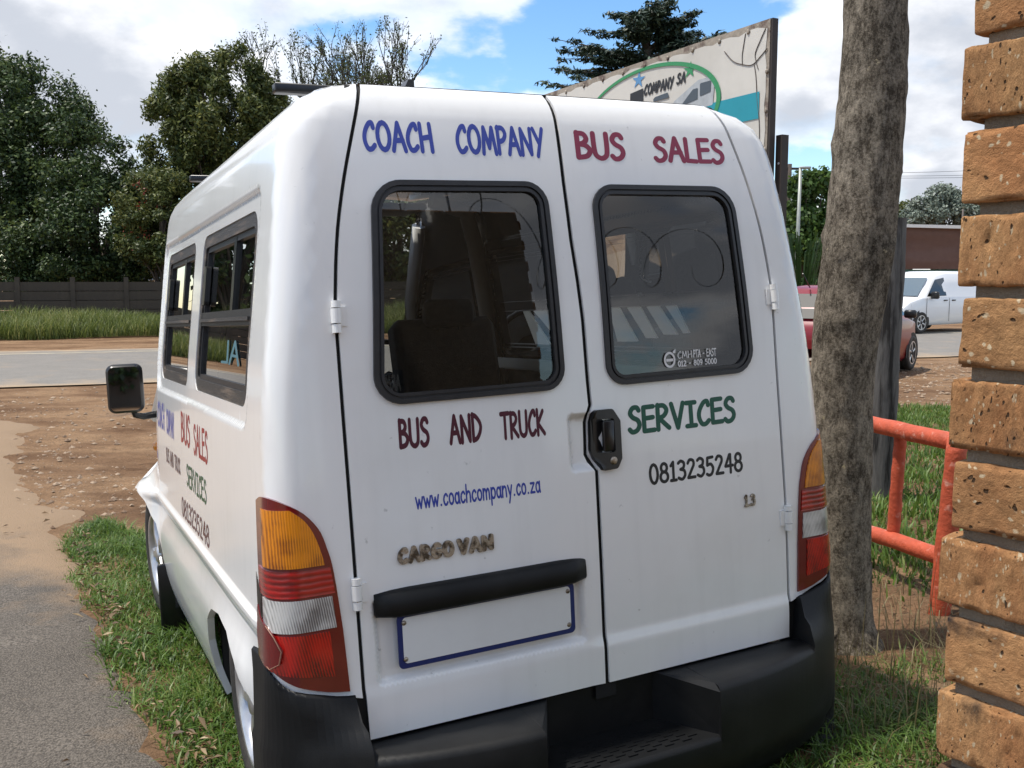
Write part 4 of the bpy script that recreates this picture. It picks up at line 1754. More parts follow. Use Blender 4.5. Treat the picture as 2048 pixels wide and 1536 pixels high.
    # ---------------------------------------------------------------- roof bars
    for y, x1 in ((.50, .615), (2.16, .59)):
        rbm = MB()
        rbm.rbox((0, y, 2.040), (2 * x1, .036, .026), .006, axis=0)
        for sg in (-1, 1):
            rbm.box((sg * (x1 - .13), y, 2.01), (.05, .05, .05))
        part(rbm.build('roof_bar', BLACKP, van))
    brk = MB()
    brk.prism([(-.335, .34, 1.99), (-.29, .34, 1.99), (-.29, .34, 2.046), (-.305, .34, 2.046)], (0, .05, 0))
    part(brk.build('rack_bracket', BLACKP, van))

    # ---------------------------------------------------------------- interior
    SEAT = mat('seat_cloth', (.035, .034, .036), rough=.9, var=.3, vscale=40, bump=.2, bscale=200)
    IN = mat('inner_trim', (.46, .44, .41), rough=.6, var=.1)
    fl = MB().box((0, 1.55, .62), (1.40, 2.8, .02))
    part(fl.build('cargo_floor', DARKIN, van))
    for x in (-.36, .36):
        s = MB()
        s.rbox((x, 2.02, .98), (.48, .50, .16), .05, axis=0)
        rot = Matrix.Rotation(-.20, 3, 'X')
        s.rbox((x, 1.80, 1.19), (.46, .14, .46), .05, rot=rot, axis=0)
        st = part(s.build('front_seat', SEAT, van))
        h = MB()
        h.rbox((x, 1.75, 1.44), (.22, .08, .12), .035, axis=0)
        h.tube([(x - .05, 1.77, 1.36), (x - .05, 1.75, 1.46)], .006, 6)
        h.tube([(x + .05, 1.77, 1.36), (x + .05, 1.75, 1.46)], .006, 6)
        h.build('headrest', SEAT, st)
    da = MB()
    da.rbox((0, 2.86, .98), (1.34, .40, .22), .06, axis=0)
    part(da.build('dashboard', DARKIN, van))
    sw = MB()
    cs = Vector((.36, 2.55, 1.14))
    u, w = Vector((1, 0, 0)), Vector((0, .35, .94)).normalized()
    sw.tube([tuple(cs + (u * math.cos(a) + w * math.sin(a)) * .18) for a in np.linspace(0, 2 * math.pi, 25)], .014, 8, caps=False)
    sw.tube([tuple(cs), (.36, 2.80, 1.02)], .025, 8)
    sw.tube([tuple(cs - u * .17), tuple(cs + u * .17)], .012, 6)
    part(sw.build('steering_wheel', BLACKP, van))
    for sg in (-1, 1):
        pl = MB()
        for y in (1.25, 2.10):
            pl.tube([(sg * (Wz(z) - .055), y, z) for z in (.65, 1.0, 1.25, 1.5, 1.75, 1.9)] + [(sg * .45, y, 1.955)], .04, 8)
        part(pl.build('pillar_trim', IN, van))
        pf = MB()
        pf.tube([(sg * (Wz(.95) - .10), 3.02, .98), (sg * (Wz(1.5) - .17), 2.78, 1.5), (sg * .56, 2.56, 1.88)], .035, 8)
        part(pf.build('windscreen_pillar', PAINT, van))
        gx = MB()
        gx.rbox((sg * .70, 1.15, 1.20), (.03, 1.7, .05), .012, axis=1)
        part(gx.build('waist_trim', IN, van))
    ll = MB()
    ll.rbox((0, 2.30, 1.93), (.9, .30, .03), .012, axis=2)
    part(ll.build('sun_visor_panel', IN, van))
    return van


build_van()
# ================================================================== surroundings
def at(px, py, y):
    """World point at forward distance y that the photograph shows at pixel (px, py)."""
    f, pit = 1933.83, math.atan(212 / 1933.83)
    u, v = (px - 1024) / f, (py - 768) / f
    d = Vector((u, math.cos(pit) + v * -math.sin(pit), -math.sin(pit) - v * math.cos(pit)))
    k = y / d.y
    return Vector((0, 0, CAM_H)) + d * k


# ------------------------------------------------------------------ rough clinker-brick gate wall
def brick_mat(name, c1, c2, scorch):
    m, nt, b, out = nodes_of(name)
    N, L = nt.nodes.new, nt.links.new
    tc = N('ShaderNodeTexCoord')
    oi = N('ShaderNodeObjectInfo')
    va = N('ShaderNodeVectorMath')
    va.operation = 'ADD'
    sc = N('ShaderNodeVectorMath')
    sc.operation = 'SCALE'
    sc.inputs['Scale'].default_value = 7.0
    cb = N('ShaderNodeCombineXYZ')
    L(oi.outputs['Random'], cb.inputs[0])
    L(oi.outputs['Random'], cb.inputs[2])
    L(cb.outputs[0], sc.inputs[0])
    L(tc.outputs['Object'], va.inputs[0])
    L(sc.outputs[0], va.inputs[1])
    vec = va.outputs[0]

    def nz(scale, detail=5, rough=.6):
        n = N('ShaderNodeTexNoise')
        n.inputs['Scale'].default_value = scale
        n.inputs['Detail'].default_value = detail
        n.inputs['Roughness'].default_value = rough
        L(vec, n.inputs['Vector'])
        return n.outputs[0]

    def rng(v, a, c, lo=0.0, hi=1.0):
        r = N('ShaderNodeMapRange')
        r.inputs[1].default_value = a
        r.inputs[2].default_value = c
        r.inputs[3].default_value = lo
        r.inputs[4].default_value = hi
        L(v, r.inputs[0])
        return r.outputs[0]

    def mix(f, a, c, mode='MIX'):
        x = N('ShaderNodeMix')
        x.data_type = 'RGBA'
        x.blend_type = mode
        if isinstance(f, float):
            x.inputs[0].default_value = f
        else:
            L(f, x.inputs[0])
        for i, v in ((6, a), (7, c)):
            if isinstance(v, tuple):
                x.inputs[i].default_value = (*v, 1)
            else:
                L(v, x.inputs[i])
        return x.outputs[2]
    col = mix(rng(nz(7), .38, .64), c1, c2)
    col = mix(1.0, col, rng(nz(60, 5, .7), .25, .75, .62, 1.3), 'MULTIPLY')
    col = mix(1.0, col, rng(oi.outputs['Random'], 0, 1, .82, 1.12), 'MULTIPLY')
    # pale and dark specks
    wn = N('ShaderNodeTexNoise')
    wn.inputs['Scale'].default_value = 55
    wn.inputs['Detail'].default_value = 3
    L(vec, wn.inputs['Vector'])
    wsc = N('ShaderNodeVectorMath')
    wsc.operation = 'SCALE'
    wsc.inputs['Scale'].default_value = .016
    L(wn.outputs['Color'], wsc.inputs[0])
    wad = N('ShaderNodeVectorMath')
    wad.operation = 'ADD'
    L(vec, wad.inputs[0])
    L(wsc.outputs[0], wad.inputs[1])

    def mul(a, c):
        x = N('ShaderNodeMath')
        x.operation = 'MULTIPLY'
        L(a, x.inputs[0])
        L(c, x.inputs[1])
        return x.outputs[0]

    def mx_(a, c):
        x = N('ShaderNodeMath')
        x.operation = 'MAXIMUM'
        L(a, x.inputs[0])
        L(c, x.inputs[1])
        return x.outputs[0]

    def spots(scale, thr, r0, r1, ch):
        v = N('ShaderNodeTexVoronoi')
        v.inputs['Scale'].default_value = scale
        L(wad.outputs[0], v.inputs['Vector'])
        sp = N('ShaderNodeSeparateColor')
        L(v.outputs['Color'], sp.inputs[0])
        return mul(rng(v.outputs['Distance'], r0, r1), rng(sp.outputs[ch], thr, thr + .01))
    pale = mx_(spots(75, .91, .34, .22, 0), spots(150, .90, .42, .28, 0))
    hole = mx_(spots(58, .88, .34, .20, 1), spots(125, .80, .40, .24, 1))
    col = mix(pale, col, (.58, .46, .30))
    col = mix(hole, col, (.075, .045, .025))
    sc2 = mul(rng(nz(6.5, 6, .6), .57, .68), rng(oi.outputs['Random'], .35, .5))
    col = mix(sc2, col, scorch)
    L(col, b.inputs['Base Color'])
    b.inputs['Roughness'].default_value = .92
    b.inputs['Specular IOR Level'].default_value = .2
    h = N('ShaderNodeMath')
    h.operation = 'SUBTRACT'
    L(rng(nz(110, 6, .75), .2, .8), h.inputs[0])
    hh = N('ShaderNodeMath')
    hh.operation = 'MULTIPLY'
    hh.inputs[1].default_value = 2.6
    L(hole, hh.inputs[0])
    L(hh.outputs[0], h.inputs[1])
    bp = N('ShaderNodeBump')
    bp.inputs['Strength'].default_value = .85
    bp.inputs['Distance'].default_value = .004
    L(h.outputs[0], bp.inputs['Height'])
    L(bp.outputs[0], b.inputs['Normal'])
    return m


def rough_brick(seed, L_, W_, H_, nx, ny, nz_, rough):
    """A brick with rounded, chipped edges and an uneven face."""
    rr = random.Random(seed)
    off = Vector((rr.uniform(-50, 50), rr.uniform(-50, 50), rr.uniform(-50, 50)))
    pts = {}
    vs, fs = [], []

    def ln(i, n, S_):
        e = .0028
        if i == 0:
            return -S_ / 2
        if i == n:
            return S_ / 2
        if n < 3:
            return (i / n - .5) * S_
        return -S_ / 2 + e + (i - 1) / (n - 2) * (S_ - 2 * e)

    def vid(i, j, k):
        if (i, j, k) not in pts:
            p = Vector((ln(i, nx, L_), ln(j, ny, W_), ln(k, nz_, H_)))
            # round the edges: pull corners towards an inner box
            r = .0034
            q = Vector((max(-L_ / 2 + r, min(L_ / 2 - r, p.x)), max(-W_ / 2 + r, min(W_ / 2 - r, p.y)), max(-H_ / 2 + r, min(H_ / 2 - r, p.z))))
            d = p - q
            n = d.normalized()
            p = q + n * r
            a = noise.fractal((p + off) * 30, .9, 2, 4) * rough * .42
            a -= max(0, noise.noise((p + off) * 40) - .42) * rough * 3.0
            if d.length > r * 1.05:        # edges chip more
                a -= max(0, noise.noise((p + off) * 18 + Vector((9, 9, 9))) - .10) * rough * 3.4
            p += n * a
            pts[(i, j, k)] = len(vs)
            vs.append(tuple(p))
        return pts[(i, j, k)]
    for k in range(nz_):
        for i in range(nx):
            fs.append((vid(i, 0, k), vid(i + 1, 0, k), vid(i + 1, 0, k + 1), vid(i, 0, k + 1)))
            fs.append((vid(i, ny, k), vid(i, ny, k + 1), vid(i + 1, ny, k + 1), vid(i + 1, ny, k)))
        for j in range(ny):
            fs.append((vid(0, j, k), vid(0, j, k + 1), vid(0, j + 1, k + 1), vid(0, j + 1, k)))
            fs.append((vid(nx, j, k), vid(nx, j + 1, k), vid(nx, j + 1, k + 1), vid(nx, j, k + 1)))
    for i in range(nx):
        for j in range(ny):
            fs.append((vid(i, j, 0), vid(i, j + 1, 0), vid(i + 1, j + 1, 0), vid(i + 1, j, 0)))
            fs.append((vid(i, j, nz_), vid(i + 1, j, nz_), vid(i + 1, j + 1, nz_), vid(i, j + 1, nz_)))
    me = bpy.data.meshes.new('brick')
    me.from_pydata(vs, [], fs)
    me.polygons.foreach_set('use_smooth', [True] * len(fs))
    me.update()
    return me


def build_brick_wall():
    E = Vector((.492, 1.075, 0))                       # end of the wall on its visible face
    dA = Vector((.583, -.813, 0))                      # runs back past the camera's right
    nA = Vector((-.813, -.583, 0))                     # its visible face
    dB = Vector((.8949, .4454, 0)).normalized()        # return wall, facing the van's rear doors
    nB = Vector((-.4454, .8949, 0)).normalized()
    BM = brick_mat('clinker_brick', (.48, .265, .118), (.38, .178, .075), (.035, .03, .028))
    MO = mat('raked_mortar', (.22, .175, .125), rough=.95, var=.25, vscale=25, bump=.8, bscale=70)
    zb, cH = gh(E.x, E.y) - .10, .0900
    root = empty('brick_gate_wall', (E.x, E.y, zb))
    tag(root, 'rough orange clinker-brick gate wall at the right edge', 'wall')
    z0 = 1.634 - 17 * cH                                # bed joint at camera height
    near = [rough_brick(s, .222, .106, .0765, 34, 10, 16, .0036) for s in range(9)]
    far = [rough_brick(20 + s, .222, .106, .0765, 8, 4, 5, .0022) for s in range(6)]
    for m in near + far:
        m.materials.append(BM)
    rr = random.Random(3)
    courses = 32
    LA, LB = 1.25, 1.30
    cornerA = E + dA * LA
    for c in range(-2, courses):
        z = z0 + (c + .5) * cH
        k = 0
        x = -.115 if c % 2 else -.0
        s = 0.0 + rr.uniform(-.006, .006)
        first = True
        while s < LA - .05:
            ln = .222 if not (first and c % 2) else .106
            sc = ln / .222
            me = rr.choice(near if s < .25 and 4 < c < 23 else far)
            o = bpy.data.objects.new('brick', me)
            COL.objects.link(o)
            p = E + dA * (s + ln / 2) - nA * (.053 + rr.uniform(-.003, .003))
            o.location = (p.x - root.location.x, p.y - root.location.y, z - root.location.z)
            ang = math.atan2(dA.y, dA.x)
            o.rotation_euler = (rr.uniform(-.01, .01), rr.uniform(-.012, .012), ang + (math.pi if rr.random() < .5 else 0) + rr.uniform(-.012, .012))
            o.scale = (sc, 1, 1)
            o.parent = root
            s += ln + .014
            first = False
        s = .0
        first = True
        while s < LB - .04:
            ln = .222 if not (first and c % 2) else .106
            ln = min(ln, LB - s)
            o = bpy.data.objects.new('brick', rr.choice(far))
            COL.objects.link(o)
            p = cornerA + dB * (s + ln / 2 + .02) - nB * (.06 + rr.uniform(-.003, .003))
            o.location = (p.x - root.location.x, p.y - root.location.y, z - root.location.z)
            o.rotation_euler = (0, rr.uniform(-.01, .01), math.atan2(dB.y, dB.x) + rr.uniform(-.01, .01))
            o.scale = (ln / .222, 1, 1)
            o.parent = root
            s += ln + .014
            first = False
    mo = MB()
    zt = z0 + courses * cH - .02
    for a, d, n, ln, t0 in ((E, dA, nA, LA, .016), (cornerA, dB, nB, LB, .03)):
        c = a + d * (ln / 2 + t0 / 2) - n * .053
        rot = Matrix(((d.x, -d.y, 0), (d.y, d.x, 0), (0, 0, 1)))
        mo.box((c.x - root.location.x, c.y - root.location.y, (zb - .1 + zt) / 2 - root.location.z), (ln - t0, .084 if a is E else .104, zt - zb + .1), rot)
    mo.build('mortar', MO, root)
    top = zt
    # razor wire coils on top of the return wall
    WIRE = mat('galvanised_wire', (.35, .36, .37), rough=.4, metal=.8)
    w = MB()
    pts = []
    n = 300
    for i in range(n + 1):
        t = i / n
        a = t * 2 * math.pi * 7
        dz = -.62 * sstep(.40, .52, t)
        p = cornerA + dB * (-.1 + t * 2.9) - nB * (.06 + .26 * math.cos(a)) + Vector((0, 0, top + .24 + dz + .27 * math.sin(a)))
        p += dB * (.05 * math.sin(a * .5))
        pts.append(p)
    base = Vector((cornerA.x, cornerA.y, top))
    w.tube([p - base for p in pts], .0045, 4)
    rw = w.build('razor_wire', WIRE, None)
    rw.location = base
    tag(rw, 'coiled razor wire along the top of the brick wall, mirrored in the rear windows', 'razor wire')
    bb = MB()
    for i in range(0, n, 2):
        p = pts[i] - base
        d = (pts[i + 1] - pts[i]).normalized()
        u = d.orthogonal().normalized()
        bb.add([p + u * .012 + d * .012, p - d * .002 + u * .001, p + d * .002 - u * .001], [(0, 1, 2)])
        bb.add([p - u * .012 - d * .012, p - d * .002 + u * .001, p + d * .002 - u * .001], [(0, 1, 2)])
    tag(bb.build('barb', WIRE, rw, fix=False), kind='stuff')
    for q in (.1, .9, 1.9):
        st = MB()
        p = cornerA + dB * q - nB * .06
        st.tube([(p.x - base.x, p.y - base.y, -.2), (p.x - base.x, p.y - base.y, .46)], .008, 6)
        st.build('stake', WIRE, rw)
    # signs fixed on the return wall, facing the van
    def face(u, v):
        p = cornerA + dB * u + nB * .004
        return (p.x, p.y, v)
    SGN = mat('security_sign_black', (.02, .02, .02), rough=.5)
    SY = mat('security_sign_yellow', (.42, .40, .16), rough=.5, var=.1)
    SW = mat('sign_letter_white', (.75, .75, .72), rough=.5)
    sg = MB()
    zc = 1.50
    sg.poly([face(u, v) for u, v in ((.46, zc - .20), (.06, zc - .20), (.06, zc + .20), (.46, zc + .20))])
    o = sg.build('security_sign', SGN, None, fix=False)
    tag(o, 'black and yellow ARMED RESPONSE sign on the brick wall, mirrored in the left rear window', 'sign')
    me = o.data
    for v in me.vertices:
        v.co -= Vector(face(.26, zc))
    o.location = face(.26, zc)
    flipf = lambda u, v: tuple(Vector(face(.52 - u, v)) - Vector(face(.26, zc)) + nB * .003)
    text_mesh('lettering', 'ARMED RESPONSE', .08, zc + .11, .44, zc + .17, flipf, SW, o, weight=.11, gap=.09, lift=.001)
    yl = MB().poly([tuple(Vector(face(u, v)) - Vector(face(.26, zc)) + nB * .002) for u, v in ((.42, zc - .17), (.10, zc - .17), (.10, zc + .07), (.42, zc + .07))])
    yl.build('yellow_panel', SY, o, fix=False)


build_brick_wall()


# ------------------------------------------------------------------ near tree
def bark_mat(name, c1, c2, moss, scale=1.0, hole=.6):
    m, nt, b, out = nodes_of(name)
    N, L = nt.nodes.new, nt.links.new
    tc = N('ShaderNodeTexCoord')

    def nz(s, detail=6, rough=.65, st=None):
        n = N('ShaderNodeTexNoise')
        n.inputs['Scale'].default_value = s * scale
        n.inputs['Detail'].default_value = detail
        n.inputs['Roughness'].default_value = rough
        if st:
            mp = N('ShaderNodeMapping')
            mp.inputs['Scale'].default_value = st
            L(tc.outputs['Object'], mp.inputs[0])
            L(mp.outputs[0], n.inputs['Vector'])
        else:
            L(tc.outputs['Object'], n.inputs['Vector'])
        return n.outputs[0]

    def rng(v, a, c):
        r = N('ShaderNodeMapRange')
        r.inputs[1].default_value = a
        r.inputs[2].default_value = c
        L(v, r.inputs[0])
        return r.outputs[0]

    def mix(f, a, c):
        x = N('ShaderNodeMix')
        x.data_type = 'RGBA'
        L(f, x.inputs[0])
        for i, v in ((6, a), (7, c)):
            if isinstance(v, tuple):
                x.inputs[i].default_value = (*v, 1)
            else:
                L(v, x.inputs[i])
        return x.outputs[2]
    fine = nz(105, 7, .85)
    strk = nz(34, 7, .8, (1, 1, .45))
    sm = N('ShaderNodeMath')
    sm.operation = 'MULTIPLY_ADD'
    sm.inputs[1].default_value = .55
    L(strk, sm.inputs[0])
    half_ = N('ShaderNodeMath')
    half_.operation = 'MULTIPLY'
    half_.inputs[1].default_value = .45
    L(fine, half_.inputs[0])
    L(half_.outputs[0], sm.inputs[2])
    fine = sm.outputs[0]
    col = mix(rng(fine, .43, .57), c2, c1)
    dk = mix(rng(fine, .45, .60), tuple(x * .45 for x in c2), tuple(x * .72 for x in c1))
    col = mix(rng(nz(1.6, 7, .7), .42, .62), col, dk)
    col = mix(rng(nz(13, 6, .75), .66, .71), col, moss)
    L(col, b.inputs['Base Color'])
    b.inputs['Roughness'].default_value = .95
    b.inputs['Specular IOR Level'].default_value = .15
    bp = N('ShaderNodeBump')
    bp.inputs['Strength'].default_value = 1.0
    bp.inputs['Distance'].default_value = .012
    a = N('ShaderNodeMath')
    a.operation = 'ADD'
    L(fine, a.inputs[0])
    L(nz(60, 6, .8, (1, 1, .6)), a.inputs[1])
    L(a.outputs[0], bp.inputs['Height'])
    L(bp.outputs[0], b.inputs['Normal'])
    return m


def bumpy_trunk(mb, pts, radii, seg=40, sub=14, knobs=0, seed=1, amp=.012):
    """Thick trunk with bulges, used where bark fills a good part of the picture."""
    rr = random.Random(seed)
    P, R = [], []
    n = len(pts)
    V = [Vector(p) for p in pts]
    for i in range(n - 1):
        for k in range(sub):
            t = k / sub
            p0, p1, p2, p3 = V[max(i - 1, 0)], V[i], V[i + 1], V[min(i + 2, n - 1)]
            P.append(.5 * ((2 * p1) + (p2 - p0) * t + (2 * p0 - 5 * p1 + 4 * p2 - p3) * t * t + (3 * p1 - p0 - 3 * p2 + p3) * t**3))
            R.append(radii[i] * (1 - t) + radii[i + 1] * t)
    P.append(V[-1])
    R.append(radii[-1])
    kn = [(rr.uniform(0, 2 * math.pi), rr.uniform(.25, .98), rr.uniform(.022, .045), rr.uniform(.006, .016)) for _ in range(knobs)]
    o = len(mb.v)
    z0, z1 = P[0].z, P[-1].z
    for p, r in zip(P, R):
        for k in range(seg):
            a = 2 * math.pi * k / seg
            d = Vector((math.cos(a), math.sin(a), 0))
            q = p + d * r
            rad = r + amp * noise.fractal(Vector((d.x * 2.2, d.y * 2.2, p.z * 3.0 + seed)), .9, 2, 4) + amp * .8 * noise.fractal(q * 14, .8, 2, 3)
            for (ka, kt, kw, kh) in kn:
                kz = z0 + (z1 - z0) * kt
                da = math.atan2(math.sin(a - ka), math.cos(a - ka)) * r
                rad += kh * math.exp(-(da * da + (p.z - kz) ** 2) / (kw * kw))
            mb.v.append(tuple(p + d * rad))
    for i in range(len(P) - 1):
        for k in range(seg):
            a, b = o + i * seg + k, o + i * seg + (k + 1) % seg
            mb.f.append((a, b, b + seg, a + seg))
            mb.smooth.append(True)


# ------------------------------------------------------------------ foliage helpers
def leaves(name, centres, radii, n, size, seed, parent, material, elong=1.6, flat=.0, droop=0.0, shell=.55, squash=(1, 1, 1)):
    """n leaf quads spread through ellipsoid clumps, denser towards their outside."""
    g = np.random.default_rng(seed)
    C = np.array(centres, float)
    R = np.array(radii, float)
    w = R ** 2
    k = g.choice(len(C), n, p=w / w.sum())
    d = g.normal(size=(n, 3))
    d /= np.linalg.norm(d, axis=1)[:, None]
    rad = (shell + (1 - shell) * g.random(n) ** .6) * (1 + .18 * g.normal(size=n))
    P = C[k] + d * (R[k] * rad)[:, None] * np.array(squash)
    # leaf orientation
    nrm = g.normal(size=(n, 3)) * .8 + d * .7 + np.array([0, 0, .5 + flat])
    nrm /= np.linalg.norm(nrm, axis=1)[:, None]
    t = g.normal(size=(n, 3)) + d * .6
    t[:, 2] -= droop
    t -= (t * nrm).sum(1)[:, None] * nrm
    t /= np.linalg.norm(t, axis=1)[:, None] + 1e-9
    b = np.cross(nrm, t)
    s = size * (.6 + .8 * g.random(n))
    L_ = t * (s * elong)[:, None]
    B_ = b * (s * .5)[:, None]
    V = np.stack([P - L_ * .5, P + B_ - L_ * .05, P + L_ * .5, P - B_ - L_ * .05], 1).reshape(-1, 3)
    F = np.arange(4 * n).reshape(n, 4)
    me = fast_mesh(name, V, F, 4, tint=g.random(n))
    return link(name, me, material, parent)


def crown_blobs(rr, c, rx, ry, rz, n, rmin, rmax):
    """Clump centres scattered near the outside of a crown."""
    out, rad = [], []
    for i in range(n):
        while True:
            d = Vector((rr.gauss(0, 1), rr.gauss(0, 1), rr.gauss(0, 1)))
            if d.length > .1:
                break
        d.normalize()
        k = rr.uniform(.35, 1.0) ** .6
        out.append((c[0] + d.x * rx * k, c[1] + d.y * ry * k, c[2] + d.z * rz * k))
        rad.append(rr.uniform(rmin, rmax))
    return out, rad


def limbs(mb, base, tops, r0, rr, fork=.35):
    """Trunk with limbs that reach for clump centres."""
    base = Vector(base)
    for t in tops:
        t = Vector(t)
        s = base + Vector((0, 0, (t.z - base.z) * rr.uniform(.15, fork)))
        m = s.lerp(t, .5) + Vector((rr.uniform(-.2, .2), rr.uniform(-.2, .2), rr.uniform(.0, .3)))
        mb.tube([s, m, t], [r0 * .45, r0 * .25, r0 * .07], 5, caps=False)


LG_DARK = leaf_mat('dark_green_leaves', (.017, .037, .014), (.066, .108, .032), (.15, .195, .055), trans=.18, scale=.35)
LG_OLIVE = leaf_mat('olive_leaves', (.034, .056, .016), (.12, .145, .040), (.26, .265, .085), trans=.25, scale=.5)
LG_SPARSE = leaf_mat('thin_yellow_green_leaves', (.035, .055, .018), (.10, .12, .04), trans=.3)
LG_CEDAR = leaf_mat('cedar_needles', (.014, .032, .022), (.042, .070, .046), (.085, .12, .075), trans=.05)
LG_BRIGHT = leaf_mat('bright_green_leaves', (.022, .055, .012), (.075, .14, .030), (.13, .20, .05), trans=.3)
LG_GREY = leaf_mat('grey_green_leaves', (.10, .13, .10), (.22, .26, .21), (.34, .37, .32), trans=.15)
LG_NEAR = leaf_mat('canopy_leaves', (.02, .045, .012), (.06, .11, .03), trans=.3)
RED_FL = leaf_mat('red_blossom', (.16, .025, .015), (.30, .06, .03), trans=.2)
BARK_FAR = mat('far_bark', (.085, .07, .055), rough=.9, var=.3, vscale=3)


def tree(name, label, base, crown, rx, ry, rz, nb, br, nl, size, seed, material, trunk_r=.22, group=None, elong=1.6, droop=0.0, shell=.5, extra=None, squash=(1, 1, .8)):
    """crown: centre of the crown in world coordinates."""
    rr = random.Random(seed)
    b = Vector(base)
    root = empty(name, tuple(b))
    tag(root, label, 'tree', group)
    c = Vector(crown) - b
    cs, rs = crown_blobs(rr, c, rx, ry, rz, nb, br[0], br[1])
    if extra:
        for (p, r) in extra:
            cs.append(tuple(Vector(p) - b))
            rs.append(r)
    leaves('crown', cs, rs, nl, size, seed, root, material, elong=elong, droop=droop, shell=shell, squash=squash)
    t = MB()
    t.tube([(0, 0, -.3), (.1, 0, c.z * .4), (c.x * .6, c.y * .6, c.z * .8), (c.x, c.y, c.z + rz * .3)], [trunk_r * 1.3, trunk_r, trunk_r * .7, trunk_r * .2], 9)
    limbs(t, (0, 0, 0), cs[:min(len(cs), 26)], trunk_r, rr)
    t.build('trunk', BARK_FAR, root, fix=False)
    return root


def build_near_tree():
    base = Vector((1.218, 3.44, gh(1.218, 3.44) - .05))
    root = empty('street_tree', tuple(base))
    tag(root, 'thick knobbly grey tree trunk growing beside the van', 'tree')
    t = MB()
    pts, rad = [], []
    for (px, py, w, y) in ((1692, 1325, 230, 3.44), (1686, 1270, 150, 3.44), (1684, 1220, 126, 3.44), (1684, 1100, 116, 3.44), (1684, 950, 118, 3.44), (1684, 800, 124, 3.44), (1689, 690, 132, 3.44), (1702, 600, 138, 3.44), (1718, 480, 140, 3.44), (1733, 330, 137, 3.44), (1746, 150, 130, 3.44), (1750, 0, 124, 3.44), (1752, -250, 116, 3.44), (1740, -700, 100, 3.45), (1735, -1300, 80, 3.45)):
        p = at(px, py, y)
        pts.append(p - base)
        rad.append(w / 1933.83 * y * .5 * .96)
    bumpy_trunk(t, pts, rad, 44, 12, knobs=34, seed=5, amp=.0045)
    t.build('trunk', bark_mat('grey_bark', (.42, .36, .28), (.095, .076, .056), (.52, .44, .28)), root, fix=False)
    top = pts[-1]
    rr = random.Random(8)
    cs, rs = crown_blobs(rr, top + Vector((.6, -.6, 1.6)), 2.0, 1.8, 1.1, 26, .45, .75)
    leaves('crown', cs, rs, 3000, .12, 31, root, LG_NEAR)
    b = MB()
    limbs(b, top - Vector((0, 0, .3)), cs[:14], .14, rr)
    b.build('branch', MATS.get('far_bark'), root, fix=False)


build_near_tree()


def build_post_and_fence():
    # old timber post behind the trunk
    o = at(1755, 1000, 5.95)
    o.z = gh(o.x, o.y)
    t = MB()
    h = 1.74
    pts = [(0, 0, -.2), (.0, .0, .5), (.005, 0, 1.0), (.01, 0, 1.4), (.012, 0, h)]
    bumpy_trunk(t, pts, [.098, .094, .092, .090, .088], 24, 8, seed=3, amp=.006)
    t.poly([t.v[-24 + k] for k in range(24)])
    post = t.build('timber_post', mat('tarred_grey_timber', (.105, .10, .094), rough=.9, col2=(.018, .016, .014), c2scale=5, c2lo=.50, c2hi=.60, stretch=(3.2, 3.2, .35), bump=.8, bscale=14, var=.3, vscale=30), None, fix=False)
    post.location = o
    tag(post, 'weathered grey and black timber post behind the tree trunk', 'post')
    # orange pole fence
    OR = mat('orange_pole_paint', (.50, .088, .038), rough=.6, var=.22, vscale=18, bump=.6, bscale=45, col2=(.60, .26, .19), c2scale=22, c2lo=.60, c2hi=.70)
    a0, a1 = at(1700, 838, 4.50), at(1925, 889, 3.72)
    b0, b1 = at(1700, 1052, 4.50), at(1925, 1128, 3.72)
    g = Vector((a1.x, a1.y, gh(a1.x, a1.y)))
    root = empty('pole_fence', tuple(g))
    tag(root, 'low orange-painted pole fence beside the brick wall', 'fence')

    def pole(name, p, q, r0, r1, seed):
        m = MB()
        p, q = Vector(p), Vector(q)
        n = 14
        rr = random.Random(seed)
        w = [(rr.uniform(-1, 1) * .0018, rr.uniform(-1, 1) * .0018) for _ in range(n + 1)]
        u = (q - p).orthogonal().normalized()
        v = (q - p).normalized().cross(u)
        m.tube([p.lerp(q, i / n) + u * w[i][0] + v * w[i][1] - g for i in range(n + 1)], [r0 + (r1 - r0) * i / n + rr.uniform(-.0006, .0006) for i in range(n + 1)], 16)
        m.build(name, OR, root, fix=False)
    pole('rail', a0 + (a0 - a1) * .9, a1, .035, .037, 1)
    pole('rail', b0 + (b0 - b1) * .9, b1, .034, .036, 2)
    mt = at(1802, 862, 4.17)
    mb_ = at(1786, 1072, 4.20)
    pole('post', mt, mb_, .026, .028, 3)
    pt = at(1915, 885, 3.70)
    pb = Vector((pt.x - .035, pt.y + .03, gh(pt.x, pt.y) - .2))
    pole('post', pb, pt + Vector((0, 0, .02)), .042, .038, 4)
    pl = a0 + (a0 - a1) * .85
    pole('post', Vector((pl.x, pl.y, gh(pl.x, pl.y) - .2)), pl + Vector((0, 0, .03)), .05, .046, 5)


build_post_and_fence()


